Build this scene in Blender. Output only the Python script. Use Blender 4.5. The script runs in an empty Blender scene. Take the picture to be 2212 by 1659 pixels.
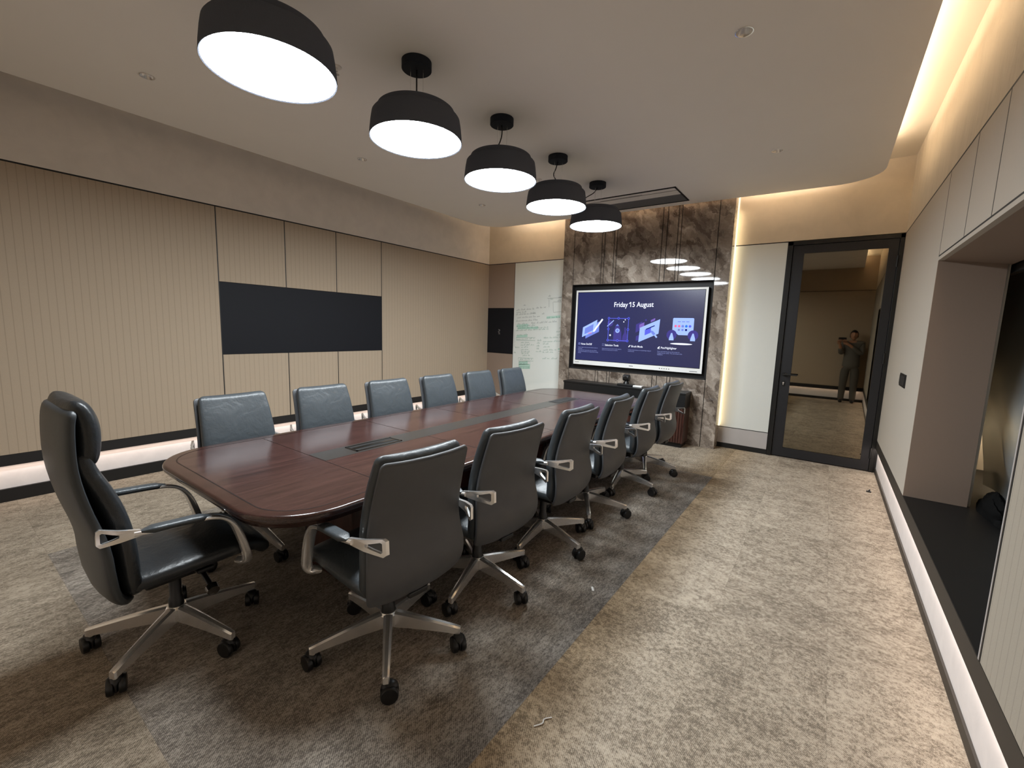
import bpy, bmesh, math, random
import numpy as np
from mathutils import Vector, Matrix

S = bpy.context.scene
COL = S.collection
random.seed(7)
PI = math.pi

# ------------------------------------------------------------------ camera
CAM_F, CAM_YAW, CAM_PITCH, CAM_ROLL = 938.65, 0.625103, -0.127258, 0.031204
CAM_POS = (0.0, -6.3316, 1.505)
def cam_axes():
    cy, sy, cp, sp = math.cos(CAM_YAW), math.sin(CAM_YAW), math.cos(CAM_PITCH), math.sin(CAM_PITCH)
    f = Vector((-sy*cp, cy*cp, sp)); r = Vector((cy, sy, 0)); u = r.cross(f)
    cr, sr = math.cos(CAM_ROLL), math.sin(CAM_ROLL)
    return cr*r+sr*u, -sr*r+cr*u, f
cd = bpy.data.cameras.new('camera')
cd.sensor_width = 36; cd.lens = CAM_F/2212*36; cd.clip_start = 0.02; cd.clip_end = 60
cam = bpy.data.objects.new('camera', cd); COL.objects.link(cam)
r_, u_, f_ = cam_axes()
M4 = Matrix(((r_.x, u_.x, -f_.x), (r_.y, u_.y, -f_.y), (r_.z, u_.z, -f_.z))).to_4x4()
M4.translation = Vector(CAM_POS); cam.matrix_world = M4
S.camera = cam

# ------------------------------------------------------------------ world, exposure
S.view_settings.view_transform = 'Standard'; S.view_settings.look = 'None'
S.view_settings.gamma = 1.0; S.view_settings.use_curve_mapping = False
S.view_settings.exposure = 1.12
w = bpy.data.worlds.new('world'); S.world = w; w.use_nodes = True
w.node_tree.nodes['Background'].inputs[0].default_value = (0.03, 0.03, 0.035, 1)
w.node_tree.nodes['Background'].inputs[1].default_value = 0.3

# room constants (metres; camera above the origin of x, back wall at y = 0)
XL, XR, YN, ZT, ZC, ZU = -5.167, 0.548, -6.86, 2.643, 3.17, 3.43

LAMP_L = 27.0                       # radiance of a pendant diffuser
LAMP_C = (0.90, 0.965, 1.0)
WARM = (1.0, 0.84, 0.64)
WARM2 = (1.0, 0.84, 0.68)
BASEC = (1.0, 0.84, 0.74)
def area(name, loc, aim, sx, sy, power, color, along='x'):
    """LED tape: aim = direction it shines, along = axis of its long side (sx)"""
    l = bpy.data.lights.new(name, 'AREA'); l.shape = 'RECTANGLE'; l.size = sx; l.size_y = sy
    l.energy = power; l.color = color
    z = -Vector(aim).normalized(); x = Vector({'x': (1, 0, 0), 'y': (0, 1, 0), 'z': (0, 0, 1)}[along]); x = (x-z*x.dot(z)).normalized(); y = z.cross(x)
    m = Matrix(((x.x, y.x, z.x), (x.y, y.y, z.y), (x.z, y.z, z.z))).to_4x4(); m.translation = Vector(loc)
    o = bpy.data.objects.new(name, l); o.matrix_world = m; COL.objects.link(o)
    return o
# LED tapes lying in the ceiling cove (on top of the dropped ceiling, shining up and outwards)
area('cove_led_right', (0.17, -3.75, 3.275), (0.05, 0, 1), 6.1, 0.03, 15, WARM, 'y')
area('cove_led_back_right', (-0.60, -0.285, 3.275), (0, 0.5, 1), 0.90, 0.02, 1.9, WARM2)
area('cove_led_back_mid', (-2.3, -0.350, 3.275), (0, 0.5, 1), 2.3, 0.02, 6, WARM2)
area('cove_led_back_left', (-4.0, -0.405, 3.275), (0, 0.5, 1), 0.95, 0.02, 2.2, WARM2)
# LED tapes at the top of the skirting recesses, shining down
area('skirting_led_left', (XL-0.022, -3.43, 0.297), (0.2, 0, -1), 6.8, 0.03, 2.9, BASEC, 'y')
area('skirting_led_right', (XR+0.011, -3.43, 0.273), (-0.2, 0, -1), 6.8, 0.012, 4.2, BASEC, 'y')
area('skirting_led_near', (-2.3, YN-0.032, 0.262), (0, 0.25, -1), 5.6, 0.03, 3.5, BASEC)

area('adjoining_space_fill', (1.12, -1.35, 0.80), (1, 0, -0.15), 0.9, 0.10, 1.3, (1.0, 0.92, 0.74), 'y')  # unseen lamp added behind the plastic sheet, standing in for light from beyond

# ------------------------------------------------------------------ materials
def srgb(r, g, b):
    f = lambda c: (c/12.92 if c <= 0.04045 else ((c+0.055)/1.055)**2.4)
    return (f(r/255), f(g/255), f(b/255), 1)
class N:
    def __init__(s, name):
        s.m = bpy.data.materials.new(name); s.m.use_nodes = True; s.t = s.m.node_tree
        s.b = s.t.nodes['Principled BSDF']
    def n(s, typ, **k):
        x = s.t.nodes.new(typ)
        for a, v in k.items():
            if a.startswith('i_'):
                key = a[2:]; key = int(key) if key.isdigit() else key
                x.inputs[key].default_value = v
            else: setattr(x, a, v)
        return x
    def l(s, a, b): s.t.links.new(a, b)
    def math(s, op, a, b=None, c=None):
        x = s.t.nodes.new('ShaderNodeMath'); x.operation = op
        for i, v in enumerate((a, b, c)):
            if v is None: continue
            if isinstance(v, (int, float)): x.inputs[i].default_value = v
            else: s.l(v, x.inputs[i])
        return x.outputs[0]
    def ramp(s, fac, stops):
        x = s.t.nodes.new('ShaderNodeValToRGB'); e = x.color_ramp.elements
        while len(e) > 1: e.remove(e[-1])
        e[0].position = stops[0][0]; e[0].color = stops[0][1]
        for p, c in stops[1:]:
            k = e.new(p); k.color = c
        s.l(fac, x.inputs[0]); return x.outputs[0]
    def mix(s, fac, a, b, mode='MIX'):
        x = s.t.nodes.new('ShaderNodeMix'); x.data_type = 'RGBA'; x.blend_type = mode
        for i, v in ((0, fac), (6, a), (7, b)):
            if isinstance(v, (int, float)): x.inputs[i].default_value = v
            elif isinstance(v, tuple): x.inputs[i].default_value = v
            else: s.l(v, x.inputs[i])
        return x.outputs[2]
    def coord(s, scale=(1, 1, 1), rot=(0, 0, 0), kind='Object'):
        c = s.n('ShaderNodeTexCoord'); m = s.n('ShaderNodeMapping')
        m.inputs['Scale'].default_value = scale; m.inputs['Rotation'].default_value = rot
        s.l(c.outputs[kind], m.inputs[0]); return m.outputs[0]
    def noise(s, vec, scale, detail=3, rough=0.55, dist=0.0):
        x = s.n('ShaderNodeTexNoise'); x.inputs['Scale'].default_value = scale
        x.inputs['Detail'].default_value = detail; x.inputs['Roughness'].default_value = rough
        x.inputs['Distortion'].default_value = dist
        s.l(vec, x.inputs['Vector']); return x.outputs['Fac']
    def bump(s, h, strength=0.3, dist=0.01):
        x = s.n('ShaderNodeBump'); x.inputs['Strength'].default_value = strength
        x.inputs['Distance'].default_value = dist; s.l(h, x.inputs['Height'])
        s.l(x.outputs[0], s.b.inputs['Normal'])
    def set(s, color=None, rough=None, metal=None, spec=None, coat=None, coat_rough=None):
        if color is not None:
            if isinstance(color, tuple): s.b.inputs['Base Color'].default_value = color
            else: s.l(color, s.b.inputs['Base Color'])
        if rough is not None:
            if isinstance(rough, (int, float)): s.b.inputs['Roughness'].default_value = rough
            else: s.l(rough, s.b.inputs['Roughness'])
        if metal is not None: s.b.inputs['Metallic'].default_value = metal
        if spec is not None: s.b.inputs['Specular IOR Level'].default_value = spec
        if coat is not None: s.b.inputs['Coat Weight'].default_value = coat
        if coat_rough is not None: s.b.inputs['Coat Roughness'].default_value = coat_rough
        return s.m
def plain(name, c, rough=0.5, metal=0, spec=0.5, var=0.06, scale=30, bump=0.0):
    n = N(name); v = n.coord(); f = n.noise(v, scale, 3)
    lo = tuple(x*(1-var) for x in c[:3])+(1,); hi = tuple(min(1, x*(1+var)) for x in c[:3])+(1,)
    n.set(n.mix(f, lo, hi), rough, metal, spec)
    if bump: n.bump(f, bump, 0.004)
    return n.m
def emis(name, c, strength, gloss=None):
    n = N(name); n.set((0, 0, 0, 1) if gloss is None else (0.01, 0.01, 0.012, 1), 0.5 if gloss is None else gloss)
    if gloss is None: n.b.inputs['Specular IOR Level'].default_value = 0
    n.b.inputs['Emission Color'].default_value = c; n.b.inputs['Emission Strength'].default_value = strength
    return n.m

def carpet():
    n = N('carpet_tile')
    c = n.n('ShaderNodeTexCoord'); sp = n.n('ShaderNodeSeparateXYZ'); n.l(c.outputs['Object'], sp.inputs[0])
    x, y = sp.outputs[0], sp.outputs[1]
    def cmb(a, b, z=0.0):
        q = n.n('ShaderNodeCombineXYZ')
        for i, v in enumerate((a, b, z)):
            if isinstance(v, (int, float)): q.inputs[i].default_value = v
            else: n.l(v, q.inputs[i])
        return q.outputs[0]
    # tile grid 0.5 x 0.5 m, each tile a shade of its own
    gx = n.math('FLOOR', n.math('DIVIDE', n.math('ADD', x, 0.86), 0.5)); gy = n.math('FLOOR', n.math('DIVIDE', n.math('ADD', y, 5.94), 0.5))
    wn = n.n('ShaderNodeTexWhiteNoise'); wn.noise_dimensions = '3D'; n.l(cmb(gx, gy), wn.inputs['Vector'])
    tone = wn.outputs['Value']
    # grey field under the table
    m = n.math('MULTIPLY', n.math('LESS_THAN', x, -0.86), n.math('GREATER_THAN', x, -3.86))
    m = n.math('MULTIPLY', m, n.math('MULTIPLY', n.math('GREATER_THAN', y, -5.94), n.math('LESS_THAN', y, -1.44)))
    # streak direction: along y by the table and to the left, along x by the door
    right = n.math('GREATER_THAN', x, -0.86)
    jit = n.math('MULTIPLY', tone, 37.0)
    vy = cmb(n.math('MULTIPLY', x, 2.6), y, jit); vx = cmb(x, n.math('MULTIPLY', y, 1.15), jit)
    def pick(s, d, r):
        a, b = n.noise(vy, s, d, r), n.noise(vx, s, d, r)
        mm = n.n('ShaderNodeMix'); mm.data_type = 'FLOAT'; n.l(right, mm.inputs[0]); n.l(a, mm.inputs[2]); n.l(b, mm.inputs[3])
        return mm.outputs[0]
    big = pick(7, 3, 0.6); mid = pick(38, 8, 0.80)
    # fine diagonal loop-pile weave
    wv = n.n('ShaderNodeTexWave'); wv.wave_type = 'BANDS'; wv.bands_direction = 'DIAGONAL'; wv.inputs['Scale'].default_value = 62
    wv.inputs['Distortion'].default_value = 5.0; wv.inputs['Detail'].default_value = 2; wv.inputs['Detail Scale'].default_value = 3; n.l(cmb(x, y), wv.inputs['Vector'])
    fine = n.math('ADD', n.math('MULTIPLY', n.noise(cmb(x, y), 300, 2, 0.7), 0.6), n.math('MULTIPLY', wv.outputs['Fac'], 0.4))
    blot = n.math('ADD', n.math('MULTIPLY', big, 0.30), n.math('MULTIPLY', mid, 0.95))
    blot = n.math('ADD', blot, n.math('MULTIPLY', n.math('SUBTRACT', tone, 0.5), 0.05))
    stip = n.noise(cmb(x, y), 120, 3, 0.7)
    blot = n.math('ADD', blot, n.math('ADD', n.math('MULTIPLY', n.math('SUBTRACT', fine, 0.5), 0.34), n.math('MULTIPLY', n.math('SUBTRACT', stip, 0.5), 0.30)))
    warm = n.ramp(blot, [(0.46, srgb(112, 102, 90)), (0.58, srgb(134, 122, 108)), (0.63, srgb(168, 155, 138)), (0.80, srgb(190, 177, 160))])
    grey = n.ramp(blot, [(0.46, srgb(98, 91, 84)), (0.59, srgb(118, 110, 102)), (0.65, srgb(156, 147, 136)), (0.82, srgb(176, 167, 155))])
    # the beige field turns ochre towards its border with the grey one, the grey field turns bluish
    edge = n.math('SUBTRACT', 1.0, n.math('MINIMUM', n.math('MULTIPLY', n.math('ABSOLUTE', n.math('ADD', x, 0.86)), 3.2), 1.0))
    warm = n.mix(n.math('MULTIPLY', edge, 0.55), warm, srgb(255, 232, 190), 'MULTIPLY')
    grey = n.mix(n.math('MULTIPLY', n.math('POWER', edge, 2.5), 0.55), grey, srgb(190, 200, 216), 'MULTIPLY')
    leftw = n.math('LESS_THAN', x, -0.86)
    warm = n.mix(n.math('MULTIPLY', leftw, 0.5), warm, srgb(228, 226, 220), 'MULTIPLY')
    colr = n.mix(m, warm, grey)
    # seams
    def seam(v, off):
        f = n.math('FRACT', n.math('DIVIDE', n.math('ADD', v, off), 0.5))
        return n.math('LESS_THAN', f, 0.005)
    sm = n.math('MAXIMUM', seam(x, 0.86), seam(y, 5.94))
    colr = n.mix(n.math('MULTIPLY', sm, 0.18), colr, srgb(60, 52, 45))
    n.set(colr, 0.95, spec=0.1); n.bump(n.math('ADD', fine, n.math('MULTIPLY', mid, 0.5)), 0.5, 0.004)
    return n.m

def ribbed(name, c, axis, pitch=0.05, strength=0.5):
    n = N(name); t = n.n('ShaderNodeTexCoord'); sp = n.n('ShaderNodeSeparateXYZ'); n.l(t.outputs['Object'], sp.inputs[0])
    f = n.math('FRACT', n.math('DIVIDE', sp.outputs[axis], pitch))
    d = n.math('ABSOLUTE', n.math('SUBTRACT', f, 0.5))
    g = n.math('GREATER_THAN', d, 0.455)
    v = n.coord(); f1 = n.noise(v, 260, 2, 0.6); f2 = n.noise(v, 2.2, 2)
    a = tuple(x*0.93 for x in c[:3])+(1,); b = tuple(min(1, x*1.06) for x in c[:3])+(1,)
    base = n.mix(f1, a, b); base = n.mix(n.math('MULTIPLY', f2, 0.15), base, tuple(x*0.8 for x in c[:3])+(1,))
    n.set(n.mix(n.math('MULTIPLY', g, strength), base, tuple(x*0.45 for x in c[:3])+(1,)), 0.9, spec=0.15)
    h = n.math('SUBTRACT', n.math('MULTIPLY', f1, 0.25), g); n.bump(h, 0.5, 0.004)
    return n.m

def plaster(name, c, str_=0.25, stretch=(1, 1, 1), sc=5):
    n = N(name); v = n.coord(stretch); f = n.noise(v, sc, 5, 0.6, 0.4); g = n.noise(n.coord(), 140, 2)
    a = tuple(x*0.86 for x in c[:3])+(1,); b = tuple(min(1, x*1.08) for x in c[:3])+(1,)
    n.set(n.mix(f, a, b), 0.85, spec=0.2)
    n.bump(n.math('ADD', f, n.math('MULTIPLY', g, 0.05)), str_, 0.02); return n.m

def marble():
    n = N('brown_marble'); v = n.coord((1, 1, 1), (0, 0.62, 0))
    w1 = n.n('ShaderNodeTexNoise'); w1.inputs['Scale'].default_value = 3.2; w1.inputs['Detail'].default_value = 6; w1.inputs['Roughness'].default_value = 0.65; n.l(v, w1.inputs['Vector'])
    add = n.n('ShaderNodeVectorMath'); add.operation = 'MULTIPLY_ADD'; n.l(w1.outputs['Color'], add.inputs[0]); add.inputs[1].default_value = (0.34, 0.34, 0.34); n.l(v, add.inputs[2])
    mp = n.n('ShaderNodeMapping'); mp.inputs['Scale'].default_value = (1.9, 1.2, 0.85); n.l(add.outputs[0], mp.inputs[0])
    vo = n.n('ShaderNodeTexVoronoi'); vo.inputs['Scale'].default_value = 4.2; n.l(mp.outputs[0], vo.inputs['Vector'])
    v2 = n.n('ShaderNodeTexVoronoi'); v2.inputs['Scale'].default_value = 10; n.l(mp.outputs[0], v2.inputs['Vector'])
    s1 = n.n('ShaderNodeSeparateColor'); n.l(vo.outputs['Color'], s1.inputs[0]); s2 = n.n('ShaderNodeSeparateColor'); n.l(v2.outputs['Color'], s2.inputs[0])
    f = n.noise(mp.outputs[0], 3.0, 7, 0.7, 0.5)
    t_ = n.math('ADD', n.math('MULTIPLY', s1.outputs[0], 0.22), n.math('MULTIPLY', s2.outputs[0], 0.18))
    t_ = n.math('ADD', t_, n.math('MULTIPLY', f, 0.85))
    base = n.ramp(t_, [(0.36, srgb(72, 61, 53)), (0.52, srgb(108, 96, 86)), (0.64, srgb(136, 124, 113)), (0.78, srgb(160, 148, 136)), (0.95, srgb(200, 189, 177))])
    ve = n.n('ShaderNodeTexVoronoi'); ve.feature = 'DISTANCE_TO_EDGE'; ve.inputs['Scale'].default_value = 4.2; n.l(mp.outputs[0], ve.inputs['Vector'])
    vein = n.ramp(ve.outputs['Distance'], [(0.0, (1, 1, 1, 1)), (0.015, (0.3, 0.3, 0.3, 1)), (0.04, (0, 0, 0, 1))])
    pal = n.mix(s2.outputs[1], srgb(58, 46, 38), srgb(186, 174, 162))
    n.set(n.mix(n.math('MULTIPLY', vein, 0.5), base, pal), 0.035, spec=0.5); return n.m

def wood(name, c1, c2, axis='y', rough=0.22, sc=1.0):
    n = N(name)
    st = {'y': (9, 0.7, 9), 'z': (9, 9, 0.7), 'x': (0.7, 9, 9)}[axis]
    v = n.coord(tuple(s*sc for s in st)); f = n.noise(v, 3.2, 6, 0.65, 1.2); g = n.noise(v, 24, 3, 0.6)
    fac = n.math('ADD', n.math('MULTIPLY', f, 0.75), n.math('MULTIPLY', g, 0.25))
    n.set(n.ramp(fac, [(0.33, c1), (0.66, c2)]), rough, spec=0.5, coat=0.35, coat_rough=0.16); return n.m

def leather(name, c, rough=0.36, wr=0.35):
    n = N(name); v = n.coord(); f = n.noise(v, 420, 2); g = n.noise(v, 9, 4, 0.55, 1.0); k = n.noise(n.coord((1, 1, 0.35)), 34, 2, 0.5, 1.5)
    a = tuple(x*0.85 for x in c[:3])+(1,); b = tuple(x*1.15 for x in c[:3])+(1,)
    n.set(n.mix(g, a, b), n.math('ADD', n.math('MULTIPLY', f, 0.1), rough-0.05), spec=0.5)
    h = n.math('ADD', n.math('MULTIPLY', f, 0.06), n.math('ADD', g, n.math('MULTIPLY', k, 0.25)))
    n.bump(h, wr, 0.008); return n.m

MT = {}
MT['carpet'] = carpet()
BEIGE = srgb(178, 160, 139)
MT['rib_x'] = ribbed('ribbed_beige_fabric', BEIGE, 1, strength=0.34)
MT['rib_r'] = ribbed('ribbed_grey_beige_fabric', srgb(172, 162, 148), 1, strength=0.34)
MT['soot'] = plain('black_polythene', srgb(6, 6, 6), 0.8, spec=0.15)
MT['strip_lit'] = plain('lit_dark_strip', srgb(50, 44, 38), 0.55, var=0.1)  # lit copy of the dark strip: reflected light put into a browner colour
MT['panel'] = plain('smooth_beige_panel', srgb(192, 182, 169), 0.6, var=0.03, scale=80)
MT['panel_back'] = plain('taupe_panel', srgb(152, 132, 117), 0.7, var=0.03, scale=80)
MT['plaster_grey'] = plaster('grey_beige_plaster', srgb(240, 233, 225), 0.10)
MT['plaster_warm'] = plaster('warm_plaster', srgb(228, 214, 194), 0.12)
MT['plaster_rough'] = plaster('trowelled_plaster', srgb(228, 216, 198), 0.9, (1, 1.2, 0.35), 6)
MT['ceiling'] = plain('matt_ceiling_paint', srgb(248, 244, 239), 0.9, spec=0.1, var=0.015, scale=3)
MT['ceiling_up'] = plain('cove_ceiling_paint', srgb(236, 226, 210), 0.9, spec=0.1, var=0.015, scale=3)
MT['black'] = plain('matt_black', srgb(12, 11, 11), 0.55, var=0.1)
MT['strip_black'] = plain('satin_dark_strip', srgb(24, 21, 20), 0.6, var=0.1)
MT['navy'] = plain('blue_black_panel', srgb(15, 16, 23), 0.62, spec=0.3, var=0.06)
MT['recess'] = plaster('white_skirting_face', srgb(226, 218, 214), 0.06, (1, 1, 1), 9)
MT['marble'] = marble()
MT['glasswhite'] = plain('white_back_painted_glass', srgb(232, 236, 231), 0.06, spec=0.5, var=0.01)
MT['creamglass'] = plain('cream_back_painted_glass', srgb(216, 217, 211), 0.08, spec=0.5, var=0.01)
MT['lowpanel'] = plain('pale_stone_panel', srgb(176, 170, 167), 0.5, var=0.05, scale=8)
MT['mahogany'] = wood('mahogany_veneer', srgb(44, 27, 25), srgb(71, 46, 42), 'y', 0.2)
MT['mahogany_edge'] = wood('dark_mahogany_edge', srgb(40, 23, 20), srgb(64, 40, 35), 'y', 0.2)
MT['mahogany_z'] = wood('dark_mahogany_upright', srgb(46, 24, 20), srgb(78, 44, 36), 'z', 0.3)
MT['inlay'] = plain('black_inlay', srgb(24, 12, 10), 0.35)
MT['slate'] = plain('charcoal_strip', srgb(50, 47, 45), 0.28, var=0.1, scale=120)
MT['leather'] = leather('slate_leather', srgb(62, 67, 71), 0.36, 0.55)
MT['leather_dark'] = leather('charcoal_leather', srgb(40, 43, 46), 0.34, 0.5)
MT['shell'] = leather('grey_back_leather', srgb(80, 81, 84), 0.44, 0.06)
MT['shell_dark'] = leather('dark_back_leather', srgb(56, 60, 64), 0.42, 0.06)
MT['plastic'] = plain('black_plastic', srgb(18, 18, 19), 0.4, var=0.1)
MT['grommet'] = plain('dark_rubber', srgb(34, 33, 33), 0.5)
n_ = N('polished_aluminium'); n_.set((0.93, 0.92, 0.91, 1), 0.2, 0.8); MT['chrome'] = n_.m
n_ = N('dark_chrome'); n_.set((0.2, 0.19, 0.18, 1), 0.2, 1.0); MT['darkchrome'] = n_.m
MT['shade'] = plain('charcoal_lamp_fabric', srgb(84, 88, 98), 0.85, spec=0.2, var=0.12, scale=220, bump=0.2)
MT['canopy'] = plain('black_canopy', srgb(36, 40, 48), 0.7, spec=0.2)
MT['diffuser'] = emis('lit_diffuser', (*LAMP_C, 1), LAMP_L)
MT['doorframe'] = plain('anthracite_metal', srgb(25, 25, 29), 0.45, var=0.05)
MT['doorblack'] = plain('black_metal', srgb(16, 16, 16), 0.4)
MT['acwhite'] = plain('white_grille', srgb(232, 227, 221), 0.6)
MT['acgrey'] = plain('grey_filter', srgb(104, 105, 107), 0.8, var=0.15, scale=200)
MT['white'] = plain('white_plastic', srgb(232, 232, 230), 0.35, var=0.02)
MT['led'] = emis('led_profile', (1.0, 0.86, 0.58, 1), 1.3)

def door_glass():
    n = N('tinted_door_glass'); t = n.t
    tr = n.n('ShaderNodeBsdfTransparent'); tr.inputs[0].default_value = (0.30, 0.27, 0.20, 1)
    gl = n.n('ShaderNodeBsdfGlossy'); gl.inputs['Roughness'].default_value = 0.015; gl.inputs['Color'].default_value = (0.86, 0.78, 0.62, 1)
    lw = n.n('ShaderNodeLayerWeight'); lw.inputs['Blend'].default_value = 0.35
    fac = n.math('ADD', n.math('MULTIPLY', lw.outputs['Fresnel'], 0.6), 0.25)
    mx = n.n('ShaderNodeMixShader'); n.l(fac, mx.inputs[0]); n.l(tr.outputs[0], mx.inputs[1]); n.l(gl.outputs[0], mx.inputs[2])
    n.l(mx.outputs[0], t.nodes['Material Output'].inputs[0]); return n.m
MT['doorglass'] = door_glass()
def plastic_sheet():
    n = N('clear_plastic_sheet'); t = n.t
    tr = n.n('ShaderNodeBsdfTransparent'); tr.inputs[0].default_value = (0.75, 0.78, 0.78, 1)
    df = n.n('ShaderNodeBsdfDiffuse'); df.inputs[0].default_value = srgb(120, 128, 134)
    gl = n.n('ShaderNodeBsdfGlossy'); gl.inputs['Roughness'].default_value = 0.2
    a = n.n('ShaderNodeMixShader'); a.inputs[0].default_value = 0.85; n.l(tr.outputs[0], a.inputs[1]); n.l(df.outputs[0], a.inputs[2])
    b = n.n('ShaderNodeMixShader'); b.inputs[0].default_value = 0.10; n.l(a.outputs[0], b.inputs[1]); n.l(gl.outputs[0], b.inputs[2])
    n.l(b.outputs[0], t.nodes['Material Output'].inputs[0]); return n.m
MT['sheet'] = plastic_sheet()

# ------------------------------------------------------------------ mesh helpers
def BM(): return bmesh.new()
def box(bm, x0, x1, y0, y1, z0, z1):
    vs = [bm.verts.new(p) for p in ((x0, y0, z0), (x1, y0, z0), (x1, y1, z0), (x0, y1, z0), (x0, y0, z1), (x1, y0, z1), (x1, y1, z1), (x0, y1, z1))]
    for f in ((0, 3, 2, 1), (4, 5, 6, 7), (0, 1, 5, 4), (1, 2, 6, 5), (2, 3, 7, 6), (3, 0, 4, 7)): bm.faces.new([vs[i] for i in f])
    return vs
def loft(bm, rings, caps=True, closed=False):
    R = [[bm.verts.new(p) for p in r] for r in rings]; n = len(R[0])
    pairs = list(zip(R[:-1], R[1:])) + ([(R[-1], R[0])] if closed else [])
    for a, b in pairs:
        for i in range(n): bm.faces.new((a[i], a[(i+1) % n], b[(i+1) % n], b[i]))
    if caps and not closed:
        bm.faces.new(R[0][::-1]); bm.faces.new(R[-1])
    return R
def lathe(bm, prof, c=(0, 0, 0), n=48, caps=True):
    rings = [[(c[0]+r*math.cos(2*PI*i/n), c[1]+r*math.sin(2*PI*i/n), c[2]+z) for i in range(n)] for r, z in prof]
    return loft(bm, rings, caps)
def cyl(bm, p0, p1, r0, r1=None, n=16):
    r1 = r0 if r1 is None else r1
    a, b = Vector(p0), Vector(p1); d = (b-a).normalized()
    u = d.orthogonal().normalized(); v = d.cross(u)
    ring = lambda c, r: [c+u*(r*math.cos(2*PI*i/n))+v*(r*math.sin(2*PI*i/n)) for i in range(n)]
    return loft(bm, [ring(a, r0), ring(b, r1)])
def tube(bm, pts, r, n=8):
    pts = [Vector(p) for p in pts]; rings = []
    d0 = (pts[1]-pts[0]).normalized(); u = d0.orthogonal().normalized()
    for i, p in enumerate(pts):
        d = (pts[min(i+1, len(pts)-1)]-pts[max(i-1, 0)]).normalized()
        u = (u-d*u.dot(d)).normalized(); v = d.cross(u)
        rr = r[i] if isinstance(r, (list, tuple)) else r
        rings.append([p+u*(rr*math.cos(2*PI*k/n))+v*(rr*math.sin(2*PI*k/n)) for k in range(n)])
    return loft(bm, rings)
def sweep(bm, pts, ab, side=(1, 0, 0), n=14):
    """elliptical bar along pts; ab = (half width along side, half thickness) per point"""
    pts = [Vector(p) for p in pts]; rings = []; sd = Vector(side)
    for i, p in enumerate(pts):
        d = (pts[min(i+1, len(pts)-1)]-pts[max(i-1, 0)]).normalized()
        v = d.cross(sd).normalized(); u = v.cross(d).normalized()
        a, b = ab[i] if isinstance(ab, list) else ab
        ring = []
        for k in range(n):
            t = 2*PI*k/n; c, s = math.cos(t), math.sin(t); e = 0.6
            ring.append(p+u*(a*math.copysign(abs(c)**e, c))+v*(b*math.copysign(abs(s)**e, s)))
        rings.append(ring)
    return loft(bm, rings)
def smooth_path(pts, n):
    P = np.array(pts, float); t = np.arange(len(P)); out = []
    for s in np.linspace(0, len(P)-1, n):
        i = min(int(s), len(P)-2); f = s-i
        p0, p1, p2, p3 = P[max(i-1, 0)], P[i], P[i+1], P[min(i+2, len(P)-1)]
        out.append(0.5*((2*p1)+(-p0+p2)*f+(2*p0-5*p1+4*p2-p3)*f*f+(-p0+3*p1-3*p2+p3)*f**3))
    return [tuple(o) for o in out]
def pad(bm, path, ht, rc0=0.03, rc1=0.03, curve=0.0, ex=0.5, ns=30, nr=36, puff=0.0):
    """upholstered slab: path = (y, z, half width); half thickness ht; rounded ends; curve bends the sides forward (+n)"""
    P = smooth_path(path, 90); P = np.array(P)
    seg = np.r_[0, np.cumsum(np.hypot(np.diff(P[:, 0]), np.diff(P[:, 1])))]; L = seg[-1]
    u = 0.5*(1-np.cos(np.linspace(0, PI, ns))); u = 0.35*u+0.65*np.r_[0, np.sort(np.r_[np.linspace(0.004, 0.06, 6), np.linspace(0.1, 0.9, ns-14), 1-np.linspace(0.004, 0.06, 6)]), 1][:ns]
    u = np.clip(u, 0, 1); u[0] = 0; u[-1] = 1
    rings = []
    for s in u*L:
        y, z, hw = [np.interp(s, seg, P[:, k]) for k in range(3)]
        e = 1e-3
        y2, z2 = [np.interp(min(s+e, L), seg, P[:, k]) for k in range(2)]; y1, z1 = [np.interp(max(s-e, 0), seg, P[:, k]) for k in range(2)]
        d = np.array([y2-y1, z2-z1]); d /= np.linalg.norm(d); nrm = np.array([d[1], -d[0]])   # forward normal when path goes up
        for dist, rc in ((s, rc0), (L-s, rc1)):
            if dist < rc: hw = hw-rc+math.sqrt(max(rc*rc-(rc-dist)**2, 0))
        h = ht
        for dist in (s, L-s):
            q = ht*1.0
            if dist < q: h *= max(math.sqrt(max(1-((q-dist)/q)**2, 0)), 0.12)
        ring = []
        for k in range(nr):
            t = 2*PI*k/nr; c, sn = math.cos(t), math.sin(t)
            a = hw*math.copysign(abs(c)**ex, c); b = h*math.copysign(abs(sn)**ex, sn)
            if puff and b > 0: b += puff*(1-(a/hw)**2)*math.sin(PI*min(max(s/L, 0), 1))
            b += curve*(a/max(hw, 1e-4))**2
            ring.append((a, y+nrm[0]*b, z+nrm[1]*b))
        rings.append(ring)
    return loft(bm, rings)
def prism(bm, poly, z0, z1):
    a = [bm.verts.new((x, y, z0)) for x, y in poly]; b = [bm.verts.new((x, y, z1)) for x, y in poly]; n = len(poly)
    bm.faces.new(a[::-1]); bm.faces.new(b)
    for i in range(n): bm.faces.new((a[i], a[(i+1) % n], b[(i+1) % n], b[i]))
def rrect(x0, x1, y0, y1, r, n=10):
    out = []
    for cx, cy, a0 in ((x1-r, y1-r, 0), (x0+r, y1-r, 90), (x0+r, y0+r, 180), (x1-r, y0+r, 270)):
        for k in range(n+1):
            a = math.radians(a0+90*k/n); out.append((cx+r*math.cos(a), cy+r*math.sin(a)))
    return out
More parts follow.
